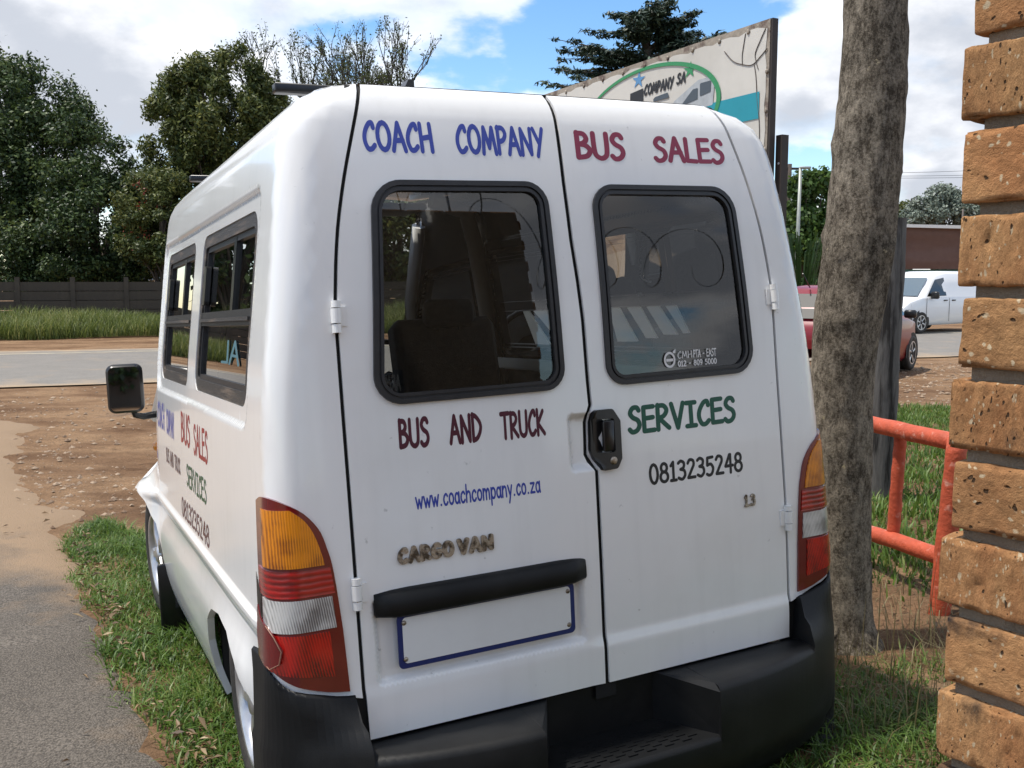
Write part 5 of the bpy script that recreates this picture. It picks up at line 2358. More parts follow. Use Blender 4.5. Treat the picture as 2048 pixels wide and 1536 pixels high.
# ------------------------------------------------------------------ grass, stones, dry leaves
def grass_blades(name, pts, hmin, hmax, width, seed, material, lean=.5, label=None, clump=2.4):
    g = np.random.default_rng(seed)
    P = np.array(pts, float)
    n = len(P)
    h = hmin + (hmax - hmin) * g.random(n) ** 1.4
    h *= np.array([min(1.35, max(.4, .85 + .9 * noise.noise(Vector((p[0] * clump, p[1] * clump, 3.3))))) for p in P])
    a = g.random(n) * 2 * math.pi
    ln = lean * (.3 + g.random(n))
    d = np.stack([np.cos(a), np.sin(a), np.zeros(n)], 1)
    s = np.stack([-np.sin(a), np.cos(a), np.zeros(n)], 1)
    w = (width * (.6 + .8 * g.random(n)))[:, None]
    up = np.array([0, 0, 1.0])
    m = P + up * (h * .55)[:, None] + d * (h * ln * .35)[:, None]
    t = P + up * (h * (1 - .25 * ln))[:, None] + d * (h * ln)[:, None]
    V = np.stack([P - s * w * .5, P + s * w * .5, m + s * w * .42, m - s * w * .42, t], 1).reshape(-1, 3)
    b = np.arange(n) * 5
    q = np.stack([b, b + 1, b + 2, b + 3], 1)
    tri = np.stack([b + 3, b + 2, b + 4], 1)
    me = bpy.data.meshes.new(name)
    me.vertices.add(n * 5)
    me.vertices.foreach_set('co', V.astype(np.float32).ravel())
    loops = np.concatenate([q, tri], 1)          # 7 loops per blade
    me.loops.add(n * 7)
    me.loops.foreach_set('vertex_index', loops.astype(np.int32).ravel())
    me.polygons.add(n * 2)
    st = np.stack([np.arange(n) * 7, np.arange(n) * 7 + 4], 1).ravel()
    me.polygons.foreach_set('loop_start', st.astype(np.int32))
    me.update(calc_edges=True)
    at_ = me.attributes.new('tint', 'FLOAT', 'FACE')
    at_.data.foreach_set('value', np.repeat(g.random(n), 2).astype(np.float32))
    o = link(name, me, material)
    tag(o, label, 'grass', kind='stuff')
    return o


GRASS = leaf_mat('lawn_grass', (.045, .095, .015), (.12, .21, .036), (.22, .27, .085), trans=.35, scale=3.0, rough=.45)
DRYGRASS = leaf_mat('dry_grass', (.12, .10, .045), (.26, .22, .11), trans=.3, scale=3.0)
TALLG = leaf_mat('tall_verge_grass', (.05, .08, .018), (.16, .205, .05), (.36, .35, .15), trans=.35, scale=.5)


def scatter(n, x0, x1, y0, y1, dens, seed):
    """Random ground points kept with probability dens(x, y)."""
    g = random.Random(seed)
    out = []
    for _ in range(n):
        x, y = g.uniform(x0, x1), g.uniform(y0, y1)
        if g.random() < dens(x, y):
            out.append((x, y, gh(x, y) + ground_noise(x, y) - .004))
    return out


VAN_INV = VAN_R.transposed()


def van_xy(x, y):
    p = VAN_INV @ (Vector((x, y, gh(x, y))) - VAN_O)
    return p.x, p.y


def left_grass(x, y):
    e = drive_edge_x(y)
    d = x - e + .06 + .10 * noise.noise(Vector((x * 3, y * 3, 8)))
    if d < -.10 or y > 5.95 + .35 * noise.noise(Vector((x * 2, y, 2))) - .18 * max(0, x + 1.4):
        return 0
    vx, vy = van_xy(x, y)
    if vx > -.2:
        return 0
    k = .75 + .6 * noise.noise(Vector((x * 2.6, y * 2.6, 5)))
    k *= sstep(-.12, .03, d)
    if vx > -.72 and vy > 0:
        k *= .35
    return max(.06, k)


def right_grass(x, y):
    vx, vy = van_xy(x, y)
    if (vx < .62 and vy > -.05) or x < drive_edge_x(y) + .3:
        return 0
    dt = math.hypot(x - 1.45, (y - 3.55) * 1.0)
    k = sstep(.28, .95, dt + .25 * noise.noise(Vector((x * 3, y * 3, 1))))
    k *= .6 + .7 * noise.noise(Vector((x * 2.2, y * 2.2, 7)))
    if gd(x, y) > -6.2 + 1.0 * noise.noise(Vector((x * .5, y * .5, 3))):
        k *= 0
    return max(0, k)


grass_blades('grass', scatter(210000, -3.0, .4, 1.6, 6.2, left_grass, 1), .025, .09, .0054, 1, GRASS, lean=1.15, label='short green grass strip between the driveway and the van')
grass_blades('grass', scatter(80000, .1, 2.6, 1.5, 3.6, right_grass, 2), .02, .085, .0048, 2, GRASS, lean=1.2, label='green grass in front of the tree and the brick wall')
grass_blades('grass', scatter(120000, .8, 7.0, 3.5, 12.0, right_grass, 3), .04, .12, .010, 3, GRASS, lean=.7, label='green lawn behind the orange pole fence')
grass_blades('dry_grass', scatter(5000, .3, 2.4, 2.3, 4.3, lambda x, y: .5 * sstep(.75, .2, abs(math.hypot(x - 1.35, y - 3.35) - .45)) if van_xy(x, y)[0] > .75 or van_xy(x, y)[1] < -.1 else 0, 4), .03, .16, .0035, 4, DRYGRASS, lean=1.1, label='dry straw and thin grass round the foot of the tree')
grass_blades('seed_grass', scatter(260, .82, 1.9, 2.6, 3.5, lambda x, y: .6 if van_xy(x, y)[0] > .85 or van_xy(x, y)[1] < -.25 else 0, 5), .16, .34, .0035, 5, DRYGRASS, lean=.25, label='thin flowering grass stalks beside the bumper')


def verge_pts():
    g = random.Random(6)
    out = []
    while len(out) < 130000:
        s, d = g.uniform(-42, 24), 12.2 + 5.6 * g.random() ** 1.3
        p = ROAD_D * s + ROAD_N * (16.3 + d)
        if abs(p.x) > .62 * p.y + 2:
            continue
        e = .6 * noise.noise(Vector((s * .4, d * .4, 1)))
        if d < 12.5 + e + .3:
            continue
        out.append((p.x, p.y, .22 * sstep(12.2, 15, d) - .02))
    return out


grass_blades('verge_grass', verge_pts(), .16, .78, .016, 7, TALLG, lean=.7, clump=.35, label='tall green verge grass in front of the concrete wall across the road')


def build_stones():
    g = random.Random(21)
    V, F = [], []

    def stone(x, y, r):
        o = len(V)
        z = gh(x, y) + ground_noise(x, y)
        ax = [g.uniform(.7, 1.3) for _ in range(3)]
        base = [(1, 0, 0), (-1, 0, 0), (0, 1, 0), (0, -1, 0), (0, 0, 1), (0, 0, -1)]
        a = g.uniform(0, 6.28)
        for bx, by, bz in base:
            k = r * g.uniform(.75, 1.25)
            X, Y = bx * k * ax[0], by * k * ax[1]
            V.append((x + X * math.cos(a) - Y * math.sin(a), y + X * math.sin(a) + Y * math.cos(a), z + bz * k * .55 * ax[2] + r * .15))
        for q in ((0, 2, 4), (2, 1, 4), (1, 3, 4), (3, 0, 4), (2, 0, 5), (1, 2, 5), (3, 1, 5), (0, 3, 5)):
            F.append(tuple(o + i for i in q))
    n = 0
    while n < 4200:
        y = 5.2 + 9.5 * g.random() ** 1.3
        x = g.uniform(-.56 * y - .3, -.12 * y)
        if y < 5.9 and x > -2.8:
            continue
        if noise.noise(Vector((x * .9, y * .9, 4))) < -.1 and g.random() < .8:
            continue
        if gd(x, y) > -.3:
            continue
        stone(x, y, .006 + .028 * g.random() ** 5)
        n += 1
    n = 0
    while n < 1800:
        y = g.uniform(10.5, 19)
        x = g.uniform(.28 * y, .52 * y)
        if gd(x, y) > -.3 or gd(x, y) < -6.5:
            continue
        stone(x, y, .012 + .03 * g.random() ** 3)
        n += 1
    me = bpy.data.meshes.new('pebbles')
    me.from_pydata(V, [], F)
    me.update()
    o = link('pebbles', me, mat('dirt_pebbles', (.36, .27, .19), rough=.95, var=.35, vscale=6, col2=(.17, .11, .07), c2scale=7))
    tag(o, 'loose pebbles and clods on the churned red dirt', 'pebbles', kind='stuff')
    # dry leaves along the driveway edge
    g2 = np.random.default_rng(5)
    P = []
    gg = random.Random(9)
    while len(P) < 300:
        y = gg.uniform(2.0, 5.7)
        d = gg.gauss(-.04, .05)
        if noise.noise(Vector((y * 2.3, 0, 4))) + .25 < gg.random() * .7:
            continue
        x = drive_edge_x(y) + d
        P.append((x, y, gh(x, y) + .032 + .012 * gg.random()))
    for _ in range(80):
        y = gg.uniform(2.2, 7.0)
        x = drive_edge_x(min(y, 5.6)) - gg.random() ** 2 * 1.2
        P.append((x, y, gh(x, y) + .034))
    for _ in range(120):
        x, y = gg.uniform(1.0, 2.0), gg.uniform(2.6, 4.0)
        P.append((x, y, gh(x, y) + .02))
    P = np.array(P)
    n = len(P)
    a = g2.random(n) * 6.28
    t = np.stack([np.cos(a), np.sin(a), g2.normal(size=n) * .25], 1)
    b = np.stack([-np.sin(a), np.cos(a), g2.normal(size=n) * .45], 1)
    s = (.008 + .018 * g2.random(n))[:, None]
    up = np.array([0, 0, 1.0])
    cr = g2.random(n)[:, None] * .5
    V = np.stack([P - t * s, P + b * s * .26 - t * s * .1 + up * s * cr, P + t * s, P - b * s * .26 - t * s * .1 + up * s * cr], 1).reshape(-1, 3)
    base = np.arange(n) * 4
    F = np.concatenate([np.stack([base, base + 1, base + 2], 1), np.stack([base, base + 2, base + 3], 1)], 0)
    me = fast_mesh('dry_leaves', V, F, 3, tint=np.tile(g2.random(n), 2))
    o = link('dry_leaves', me, leaf_mat('dead_leaf', (.07, .04, .02), (.22, .145, .075), (.38, .28, .16), trans=.1, scale=4))
    tag(o, 'curled dry brown leaves along the driveway edge', 'dry leaves', kind='stuff')


build_stones()


# ------------------------------------------------------------------ company sign
def build_sign():
    o0 = at(1545, 35, 7.0)                             # top right corner of the board
    d = Vector((.4648, -.8855, 0)).normalized()          # left to right along the face
    n = Vector((-.8855, -.4648, 0)).normalized()         # towards the viewer
    top = o0.z
    Wd, Hd = 4.6, 1.95
    base = Vector((o0.x, o0.y, gh(o0.x, o0.y)))
    root = empty('company_sign', tuple(base))
    tag(root, 'large white company sign board on brown steel posts beyond the van', 'sign')

    def F(u, v, e=0.0):
        """u metres left of the right edge (negative), v metres below the top."""
        p = o0 + d * u + n * e
        return Vector((p.x, p.y, top - v)) - base
    BW = mat('sign_white', (.62, .60, .55), rough=.6, var=.06, vscale=2, col2=(.50, .48, .43), c2scale=1.3, c2lo=.5, c2hi=.75)
    FRM = mat('dark_steel_frame', (.035, .026, .022), rough=.6, var=.2)
    EDGE = mat('torn_sheet_edge', (.32, .28, .23), rough=.9, var=.3, vscale=12, col2=(.16, .12, .10), c2scale=8, c2lo=.5, c2hi=.6, bump=.5, bscale=30)
    fr = MB()
    a, b, c, e_ = F(-Wd, 0, -.005), F(0, 0, -.005), F(0, Hd, -.005), F(-Wd, Hd, -.005)
    fr.prism([a, b, c, e_], -n * .05)
    fr.build('frame', FRM, root)
    bd = MB()
    bd.prism([F(-Wd, .0, -.004), F(-.02, .0, -.004), F(-.02, Hd, -.004), F(-Wd, Hd, -.004)], n * .004)
    bd.build('wrapped_edge', EDGE, root)
    fc = MB()
    rr = random.Random(4)
    up = [F(-Wd + i * (Wd - .045) / 46, .040 + rr.uniform(-.006, .006) + (.02 if i % 3 == 1 else 0), .003) for i in range(47)]
    rt = [F(-.045 + rr.uniform(-.005, .005) - (.012 if i % 4 == 2 else 0), .05 + i * (Hd - .16) / 20, .003) for i in range(1, 21)]
    fc.add(up + rt + [F(-Wd, Hd - .08, .003)], [tuple(range(47 + 20 + 1))[::-1]])
    fc.build('board', BW, root, fix=False)
    # eyelets with puckered holes
    for i in range(9):
        ey = MB()
        p = F(-.24 - i * .32, .045, .006)
        ey.tube([p + n * .0, p + n * .008], [.020, .009], 9)
        ey.build('eyelet', EDGE, root)
    for i in range(5):
        ey = MB()
        p = F(-.035, .36 + i * .27, .006)
        ey.tube([p + n * .0, p + n * .008], [.018, .009], 9)
        ey.build('eyelet', EDGE, root)

    def tri(u0, v0, mt, pts, nm, e=.008):
        MB().poly([F(u0 + u, v0 + v, e) for u, v in pts]).build(nm, mt, root, fix=False)
    GRN = mat('sign_green', (.035, .26, .10), rough=.5)
    BLU = mat('sign_blue', (.10, .27, .50), rough=.5)
    TEAL = mat('sign_teal', (.015, .28, .36), rough=.5, var=.05)
    INK = mat('sign_ink', (.02, .02, .022), rough=.5)
    # oval emblem
    cu, cv, ru, rv = -1.50, .45, .975, .395
    surf = lambda u, v: tuple(F(u, v, .007))
    ts = np.linspace(0, 2 * math.pi, 72, endpoint=False)
    o1 = [(cu + ru * math.cos(t), cv + rv * math.sin(t)) for t in ts]
    o2 = [(cu - .012 + (ru - .038) * math.cos(t), cv + .006 + (rv - .022) * math.sin(t)) for t in ts]
    panel('oval_ring', o1, surf, GRN, root, holes=[o2], spacing=.3, wall=0, flip=True, lift=.003)
    for (su, sv, sr, m) in ((-1.60, .145, .075, BLU), (-.905, .19, .068, GRN)):
        pts = []
        for k in range(10):
            a_ = math.pi * k / 5 + .1
            r = sr if k % 2 == 0 else sr * .36
            pts.append((su + r * 1.35 * math.sin(a_), sv - r * math.cos(a_)))
        panel('star', pts, surf, m, root, spacing=.5, wall=0, flip=True)
    text_mesh('lettering', 'COMPANY', -1.52, .285, -1.125, .205, surf, INK, root, weight=.115, flip=True, slant=.15, gap=.12, lift=.001)
    text_mesh('lettering', 'SA', -1.075, .270, -.965, .195, surf, INK, root, weight=.115, flip=True, slant=.15, gap=.12, lift=.001)
    # picture of a coach in the oval
    CO = mat('sign_coach_grey', (.42, .45, .47), rough=.5, var=.2, vscale=9)
    CD = mat('sign_coach_dark', (.07, .09, .11), rough=.5)
    panel('coach_picture', quad_round([(-1.22, .52), (-.62, .50), (-.60, .32), (-.66, .285), (-.80, .285), (-1.10, .40)][::-1], .015, 3), surf, CO, root, spacing=.5, wall=0, lift=.001, flip=True)
    panel('coach_window', quad_round([(-.775, .415), (-.645, .40), (-.64, .315), (-.775, .315)][::-1], .012, 3), surf, CD, root, spacing=.5, wall=0, lift=.003, flip=True)
    panel('coach_window', quad_round([(-1.02, .455), (-.80, .43), (-.80, .345), (-.86, .345)][::-1], .008, 3), surf, CD, root, spacing=.5, wall=0, lift=.003, flip=True)
    panel('dark_block', [(-1.72, .33), (-1.53, .33), (-1.53, .225), (-1.72, .24)], surf, INK, root, spacing=.5, wall=0, lift=.002, flip=True)
    panel('dark_car', quad_round([(-1.42, .36), (-1.16, .36), (-1.19, .315), (-1.36, .325)], .012, 3), surf, CD, root, spacing=.5, wall=0, lift=.002, flip=True)
    panel('teal_band', [(-1.20, .486), (-.105, .486), (-.105, .675), (-1.20, .675)], surf, TEAL, root, spacing=.6, wall=.0, lift=.0005, flip=True)
    # cracks in the sheet
    CR = mat('sign_crack', (.12, .10, .09), rough=.9)
    for pts in ([(-.27, .05), (-.285, .12), (-.30, .20), (-.295, .27)], [(-.06, .06), (-.11, .13), (-.16, .21), (-.15, .27), (-.125, .33)], [(-.50, .13), (-.40, .22), (-.29, .265), (-.19, .285), (-.10, .24), (-.04, .20)],
                [(-.17, .285), (-.15, .36), (-.14, .43), (-.13, .52), (-.10, .70), (-.09, .9)]):
        k = MB()
        k.tube([F(u, v, .006) for u, v in _c(pts, 5)], .0035, 5)
        k.build('crack', CR, root)
    # posts
    for u, w in ((.015, .062), (-2.3, .10), (-4.5, .10)):
        p = MB()
        q = F(u, .80, -.11)
        p.box((q.x, q.y, (top - base.z - .80) / 2 - .2), (w, w, top - base.z - .80 + .4), Matrix(((d.x, -d.y, 0), (d.y, d.x, 0), (0, 0, 1))))
        p.build('post', FRM, root)
    for v in (1.00, 1.22, 1.50):
        bl = MB()
        q = F(.02, v, -.082)
        bl.tube([q, q + n * .008], .008, 8)
        bl.build('post_bolt', mat('bolt_white', (.6, .6, .6), rough=.4), root)


build_sign()


# ------------------------------------------------------------------ precast wall, shed, trees across the road
def build_precast_wall():
    M1 = mat('precast_concrete', (.07, .056, .043), rough=.95, var=.3, vscale=1.6, bump=.4, bscale=12, col2=(.045, .036, .03), c2scale=.9, c2lo=.45, c2hi=.65)  # base colour darkened to stand in for shade of the overhanging trees
    D = 34.5 - 16.3
    p0 = ROAD_D * -34 + ROAD_N * (16.3 + D)
    ang = math.atan2(ROAD_D.y, ROAD_D.x)
    root = empty('precast_wall', (p0.x, p0.y, 0), ang)
    tag(root, 'precast concrete slab wall, coloured dark for tree shade, behind the verge grass', 'wall')
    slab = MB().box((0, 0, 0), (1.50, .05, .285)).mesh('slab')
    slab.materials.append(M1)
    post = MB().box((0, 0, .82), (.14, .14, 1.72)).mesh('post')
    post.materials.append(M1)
    rr = random.Random(2)
    n = 35
    for i in range(n + 1):
        o = bpy.data.objects.new('post', post)
        COL.objects.link(o)
        o.parent = root
        o.location = (i * 1.62, 0, 0)
        if i < n:
            for k in range(5):
                s = bpy.data.objects.new('slab', slab)
                COL.objects.link(s)
                s.parent = root
                s.location = (i * 1.62 + .81, rr.uniform(-.008, .008), .16 + k * .305)
                s.rotation_euler = (0, rr.uniform(-.004, .004), 0)
    sh = at(225, 556, 39)
    r2 = empty('corrugated_shed', (sh.x, sh.y, 0), ang)
    tag(r2, 'grey corrugated-roof shed behind the concrete wall', 'shed')
    rf = MB()
    for i in range(60):
        x0 = -3 + i * .1
        z = .02 * (i % 2)
        rf.add([(x0, -1.2, 1.55 + z), (x0 + .1, -1.2, 1.57 - z), (x0 + .1, 1.2, 2.05 - z), (x0, 1.2, 2.03 + z)], [(0, 1, 2, 3)])
    rf.build('roof', mat('zinc_sheet', (.30, .31, .32), rough=.5, metal=.3, var=.2), r2)
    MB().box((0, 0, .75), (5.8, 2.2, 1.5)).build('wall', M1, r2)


build_precast_wall()


def gz(p):
    return (p.x, p.y, 0)


G1 = 'trees across the road'
c = at(30, 330, 40)
tree('dense_tree', 'tall dense dark green tree at the left edge', gz(c), c, 3.6, 3.0, 4.0, 120, (.40, .95), 62000, .088, 1, LG_DARK, trunk_r=.3, group=G1, elong=1.9, droop=.3, shell=.35,
     extra=[(tuple(at(10, 150, 40)), 1.1), (tuple(at(50, 220, 40)), .9), (tuple(at(95, 260, 40)), .8), (tuple(at(140, 330, 40)), .7), (tuple(at(-60, 100, 40)), 1.2), (tuple(at(-20, 540, 38)), 1.2), (tuple(at(40, 560, 38)), .9)])
c = at(190, 450, 37)
tree('dense_tree', 'lower dark green tree with drooping branches above the concrete wall', gz(c), c, 3.4, 2.2, 2.5, 110, (.4, .85), 56000, .080, 2, LG_DARK, trunk_r=.22, group=G1, elong=1.9, droop=.4, shell=.35,
     extra=[(tuple(at(150, 240, 37)), .5), (tuple(at(190, 262, 37)), .42), (tuple(at(225, 295, 37)), .45), (tuple(at(250, 325, 37)), .5), (tuple(at(275, 345, 37)), .6), (tuple(at(300, 360, 37)), .6), (tuple(at(245, 290, 37)), .4), (tuple(at(120, 270, 37)), .6), (tuple(at(180, 320, 37)), .7), (tuple(at(40, 480, 36.5)), 1.2), (tuple(at(10, 560, 36.2)), .8), (tuple(at(100, 550, 36.2)), .8), (tuple(at(180, 540, 36.2)), .8), (tuple(at(255, 540, 36.2)), .6)])
c = at(430, 240, 36)
tree('olive_tree', 'taller yellowish olive-green tree left of the van roof', gz(c), c, 2.2, 2.0, 2.4, 110, (.22, .55), 46000, .070, 3, LG_OLIVE, trunk_r=.2, group=G1, elong=2.6, droop=-.6, shell=.15,
     extra=[(tuple(at(455, 118, 36)), .40), (tuple(at(480, 100, 36)), .28), (tuple(at(330, 165, 36)), .35), (tuple(at(400, 130, 36)), .35), (tuple(at(530, 170, 36)), .45), (tuple(at(300, 230, 36)), .30), (tuple(at(510, 215, 36)), .5), (tuple(at(545, 235, 36)), .5), (tuple(at(500, 290, 36)), .6), (tuple(at(560, 190, 36)), .35), (tuple(at(300, 300, 36)), .5), (tuple(at(320, 340, 36)), .6), (tuple(at(420, 340, 36)), .7), (tuple(at(370, 330, 36)), .6)], squash=(1, 1, 1.2))
c = at(325, 450, 34.5)
red = tree('blossom_shrub', 'big shrub with rusty red blossom beside the van roof', gz(c), c, 1.6, 1.4, 2.1, 80, (.25, .55), 30000, .062, 4, LG_OLIVE, trunk_r=.14, elong=2.2, shell=.3)
rr_ = random.Random(3)
cs_, rs_ = crown_blobs(rr_, c - Vector(gz(c)) + Vector((0, -.2, .3)), 1.45, 1.3, 1.7, 40, .10, .25)
leaves('blossom', cs_, rs_, 420, .055, 77, red, RED_FL, elong=1.3)
for i, (px, py, y, nm, m, lab) in enumerate(((640, 450, 39, 'dense_tree', LG_DARK, 'dark tree across the road behind the van roof, glimpsed through its windows'), (800, 470, 40, 'olive_tree', LG_OLIVE, 'olive tree across the road, glimpsed through the left rear window'),
                                             (960, 455, 41, 'dense_tree', LG_DARK, 'dark tree across the road behind the middle of the van'), (1120, 475, 42, 'olive_tree', LG_OLIVE, 'olive tree across the road behind the right rear door'),
                                             (500, 470, 38, 'dense_tree', LG_DARK, 'dark tree across the road behind the front of the van'))):
    c = at(px, py, y)
    tree(nm, lab, gz(c), c, 2.5, 1.8, 2.0, 46, (.45, .85), 15000, .12, 60 + i, m, trunk_r=.2, elong=1.9, droop=.3, shell=.4)
for i, (x, y, h) in enumerate(((-23.5, 33.5, 4.6), (-27.5, 30.5, 4.4), (-30.5, 26.0, 4.8), (-33.0, 21.0, 4.5))):
    tree('dense_tree', 'dark tree standing beyond the left edge of the view', (x, y, 0), (x, y, h + .4), 3.0, 2.6, h * .85, 50, (.6, 1.1), 11000, .17, 80 + i, LG_DARK, trunk_r=.25, group='dark trees beyond the left edge', elong=1.9)
for i, (x, y, h) in enumerate(((1.6, -15.0, 3.2), (-3.2, -17.0, 3.4))):
    c = Vector((x, y, h + 1.0))
    tree('garden_tree', ('dark garden tree behind the camera, mirrored in the van side mirror', 'tall dark garden tree behind the driveway, behind the camera', 'dark garden tree behind the brick wall, behind the camera')[i], (x, y, gh(x, y)), c, 2.3, 2.2, h * .75, 40, (.5, .9), 7000, .16, 40 + i, LG_DARK, trunk_r=.2)


def bare_tree(name, label, base, height, spread, seed, group=None, nleaf=2600, depth=7):
    rr = random.Random(seed)
    root = empty(name, tuple(base))
    tag(root, label, 'tree', group)
    mb = MB()
    tips = []

    def grow(p, d, ln, r, lv):
        q = p + d * ln
        m = p.lerp(q, .5) + Vector((rr.uniform(-1, 1), rr.uniform(-1, 1), 0)) * ln * .07
        mb.tube([p, m, q], [r, r * .85, r * .68], 5 if lv < 3 else 3, caps=False)
        if lv >= 3:
            for t in (.3, .6, 1.0):
                tips.append(tuple(p.lerp(q, t)))
        if lv >= depth:
            return
        for k in range(rr.choice((2, 2, 3)) if lv else 6):
            a = rr.uniform(0, 6.28)
            sp = rr.uniform(.25, .62) * spread
            nd = (d + Vector((math.cos(a) * sp, math.sin(a) * sp, rr.uniform(.0, .25)))).normalized()
            grow(p.lerp(q, rr.uniform(.7, 1.0)), nd, ln * rr.uniform(.62, .82), r * .66, lv + 1)
    grow(Vector((0, 0, -.2)), Vector((0, 0, 1)), height * .31, height * .014, 0)
    mb.build('trunk', mat('twig_bark', (.05, .042, .034), rough=.9, var=.2), root, fix=False)
    leaves('crown', tips, [height * .012] * len(tips), nleaf, .055, seed, root, LG_SPARSE, elong=1.8)
    return root


b1 = at(610, 300, 41)
bare_tree('bare_tree', 'thin nearly leafless tree left of the roof bar', Vector((b1.x, b1.y, 0)), 11.8, .8, 5, 'thin bare trees behind the van', 8000)
b2 = at(770, 300, 43)
bare_tree('bare_tree', 'thin nearly leafless tree above the lettered left rear door', Vector((b2.x, b2.y, 0)), 12.9, .8, 12, 'thin bare trees behind the van', 6500)
b3 = at(545, 300, 40)
bare_tree('bare_tree', 'low twiggy tree between the olive tree and the van roof', Vector((b3.x, b3.y, 0)), 9.2, .75, 23, 'thin bare trees behind the van', 9000)


def build_cedar():
    base = at(1290, 400, 27)
    b = Vector((base.x, base.y, 0))
    root = empty('cedar_tree', tuple(b))
    tag(root, 'dark layered cedar tree behind the company sign', 'tree')
    rr = random.Random(6)
    t = MB()
    h = 8.75
    t.tube([(0, 0, -.3), (0, 0, 3), (.05, 0, 6), (0, 0, h)], [.32, .26, .16, .04], 9)
    cs, rs = [], []
    for lv in range(18):
        z = 4.6 + (h - 4.7) * lv / 17
        reach = (2.85 * (1 - (lv / 17) ** 3.2) + .6)
        for k in range(6):
            a = rr.uniform(0, 6.28)
            L_ = reach * rr.uniform(.6, 1.08)
            tip = Vector((math.cos(a) * L_, math.sin(a) * L_, z + rr.uniform(.0, .35)))
            t.tube([(0, 0, z - .15), tip * .5 + Vector((0, 0, z * .5 + .05)), tip], [.045, .03, .008], 4, caps=False)
            for q in np.linspace(.28, 1.0, 8):
                p = Vector((0, 0, z - .1)).lerp(tip, q)
                cs.append((p.x + rr.uniform(-.14, .14), p.y + rr.uniform(-.14, .14), p.z + rr.uniform(-.02, .08)))
                rs.append(.12 + .17 * (1 - q) + rr.uniform(0, .08))
    leaves('crown', cs, rs, 44000, .055, 9, root, LG_CEDAR, elong=3.2, flat=1.2, squash=(1.25, 1.25, .32), shell=.2)
    t.build('trunk', BARK_FAR, root, fix=False)


build_cedar()
c = at(1612, 455, 46)
tree('leafy_tree', 'round bright green tree behind the street lamp', gz(c), c, 2.5, 2.0, 2.6, 40, (.6, 1.0), 16000, .17, 14, LG_BRIGHT, trunk_r=.25, elong=1.5)
c = at(1885, 425, 62)
tree('grey_tree', 'pale grey-green tree behind the brown shade structure', gz(c), c, 2.6, 2.0, 1.5, 40, (.5, .85), 16000, .14, 15, LG_GREY, trunk_r=.25, elong=1.4)
c = at(1822, 440, 64)
tree('small_dark_tree', 'small olive tree left of the pale grey-green tree', gz(c), c, 1.0, 1.0, 1.0, 16, (.35, .6), 4000, .14, 16, LG_OLIVE, trunk_r=.15, elong=1.4)
c = at(1612, 590, 40)
tree('roadside_shrub', 'dark roadside shrub left of the tree trunk', gz(c), c, 1.6, 1.2, .9, 26, (.3, .6), 9000, .10, 17, LG_BRIGHT, trunk_r=.1, elong=2.0)


def build_hedge():
    """Garden hedge behind the camera: what the van's side mirror shows."""
    p = Vector((.4, -9.5, gh(.4, -9.5)))
    root = empty('added_mirror_hedge', tuple(p))  # added so that the mirror reflects dark leaves, not pale ground
    tag(root, 'unseen dark hedge added behind the camera to darken the side mirror', 'hedge')
    g = random.Random(12)
    cs = [(g.uniform(-4, 4), g.uniform(-.5, .5), g.uniform(.3, 1.7)) for _ in range(90)]
    leaves('foliage', cs, [g.uniform(.3, .55) for _ in cs], 14000, .09, 33, root, LG_DARK)
    MB().box((0, 0, .7), (7.6, .5, 1.4)).build('stems', BARK_FAR, root)


build_hedge()


def build_blue_house():
    """Pale blue and white house across the road, seen through the van's windows."""
    BL = mat('pale_blue_wall', (.16, .36, .46), rough=.8, var=.08)
    WH = mat('white_house_wall', (.66, .66, .64), rough=.8, var=.05)
    RF = mat('house_roof', (.16, .17, .18), rough=.7, var=.15)
    p = at(1385, 560, 50)
    root = empty('blue_house', (p.x, p.y, 0), .3)
    tag(root, 'pale blue and white house across the road, seen through the right rear window', 'house')
    MB().box((1.6, 2, 1.3), (4.2, 4, 2.6)).build('wall', BL, root)
    MB().box((-1.9, 1.6, 1.3), (2.6, 4, 2.6)).build('wall', WH, root)
    MB().prism([(-3.4, -.5, 2.6), (3.9, -.5, 2.6), (3.9, 2, 3.5), (-3.4, 2, 3.5)], (0, .05, .12)).build('roof', RF, root)
    MB().prism([(-3.4, 4.4, 2.6), (3.9, 4.4, 2.6), (3.9, 2.05, 3.5), (-3.4, 2.05, 3.5)], (0, 0, .12)).build('roof', RF, root)
    for x in (-2.2, .6, 2.4):
        w = MB().box((x, -.42 if x < 0 else -.02, 1.5), (.9, .06, .9)).build('window', WH, root)
        MB().box((x, -.46 if x < 0 else -.06, 1.5), (.76, .04, .76)).build('pane', mat('house_pane', (.03, .04, .05), rough=.1), w)


build_blue_house()


def build_reeds():
    p = at(1602, 600, 33)
    root = empty('reed_clump', (p.x, p.y, 0))
    tag(root, 'tall arching reed clump beside the street lamp', 'plant')
    g = random.Random(4)
    m = MB()
    for i in range(130):
        a = g.uniform(0, 6.28)
        h = g.uniform(1.4, 3.6)
        d = Vector((math.cos(a), math.sin(a), 0))
        s = Vector((-d.y, d.x, 0)) * g.uniform(.02, .035)
        b = d * g.uniform(0, .5)
        pts = [b, b + d * .15 + Vector((0, 0, h * .5)), b + d * .45 + Vector((0, 0, h * .9)), b + d * .95 + Vector((0, 0, h * .92))]
        m.add([pts[0] - s, pts[0] + s, pts[1] + s, pts[1] - s, pts[2] + s * .8, pts[2] - s * .8, pts[3]], [(0, 1, 2, 3), (3, 2, 4, 5), (5, 4, 6)])
    m.build('blades', LG_BRIGHT, root, fix=False)


build_reeds()


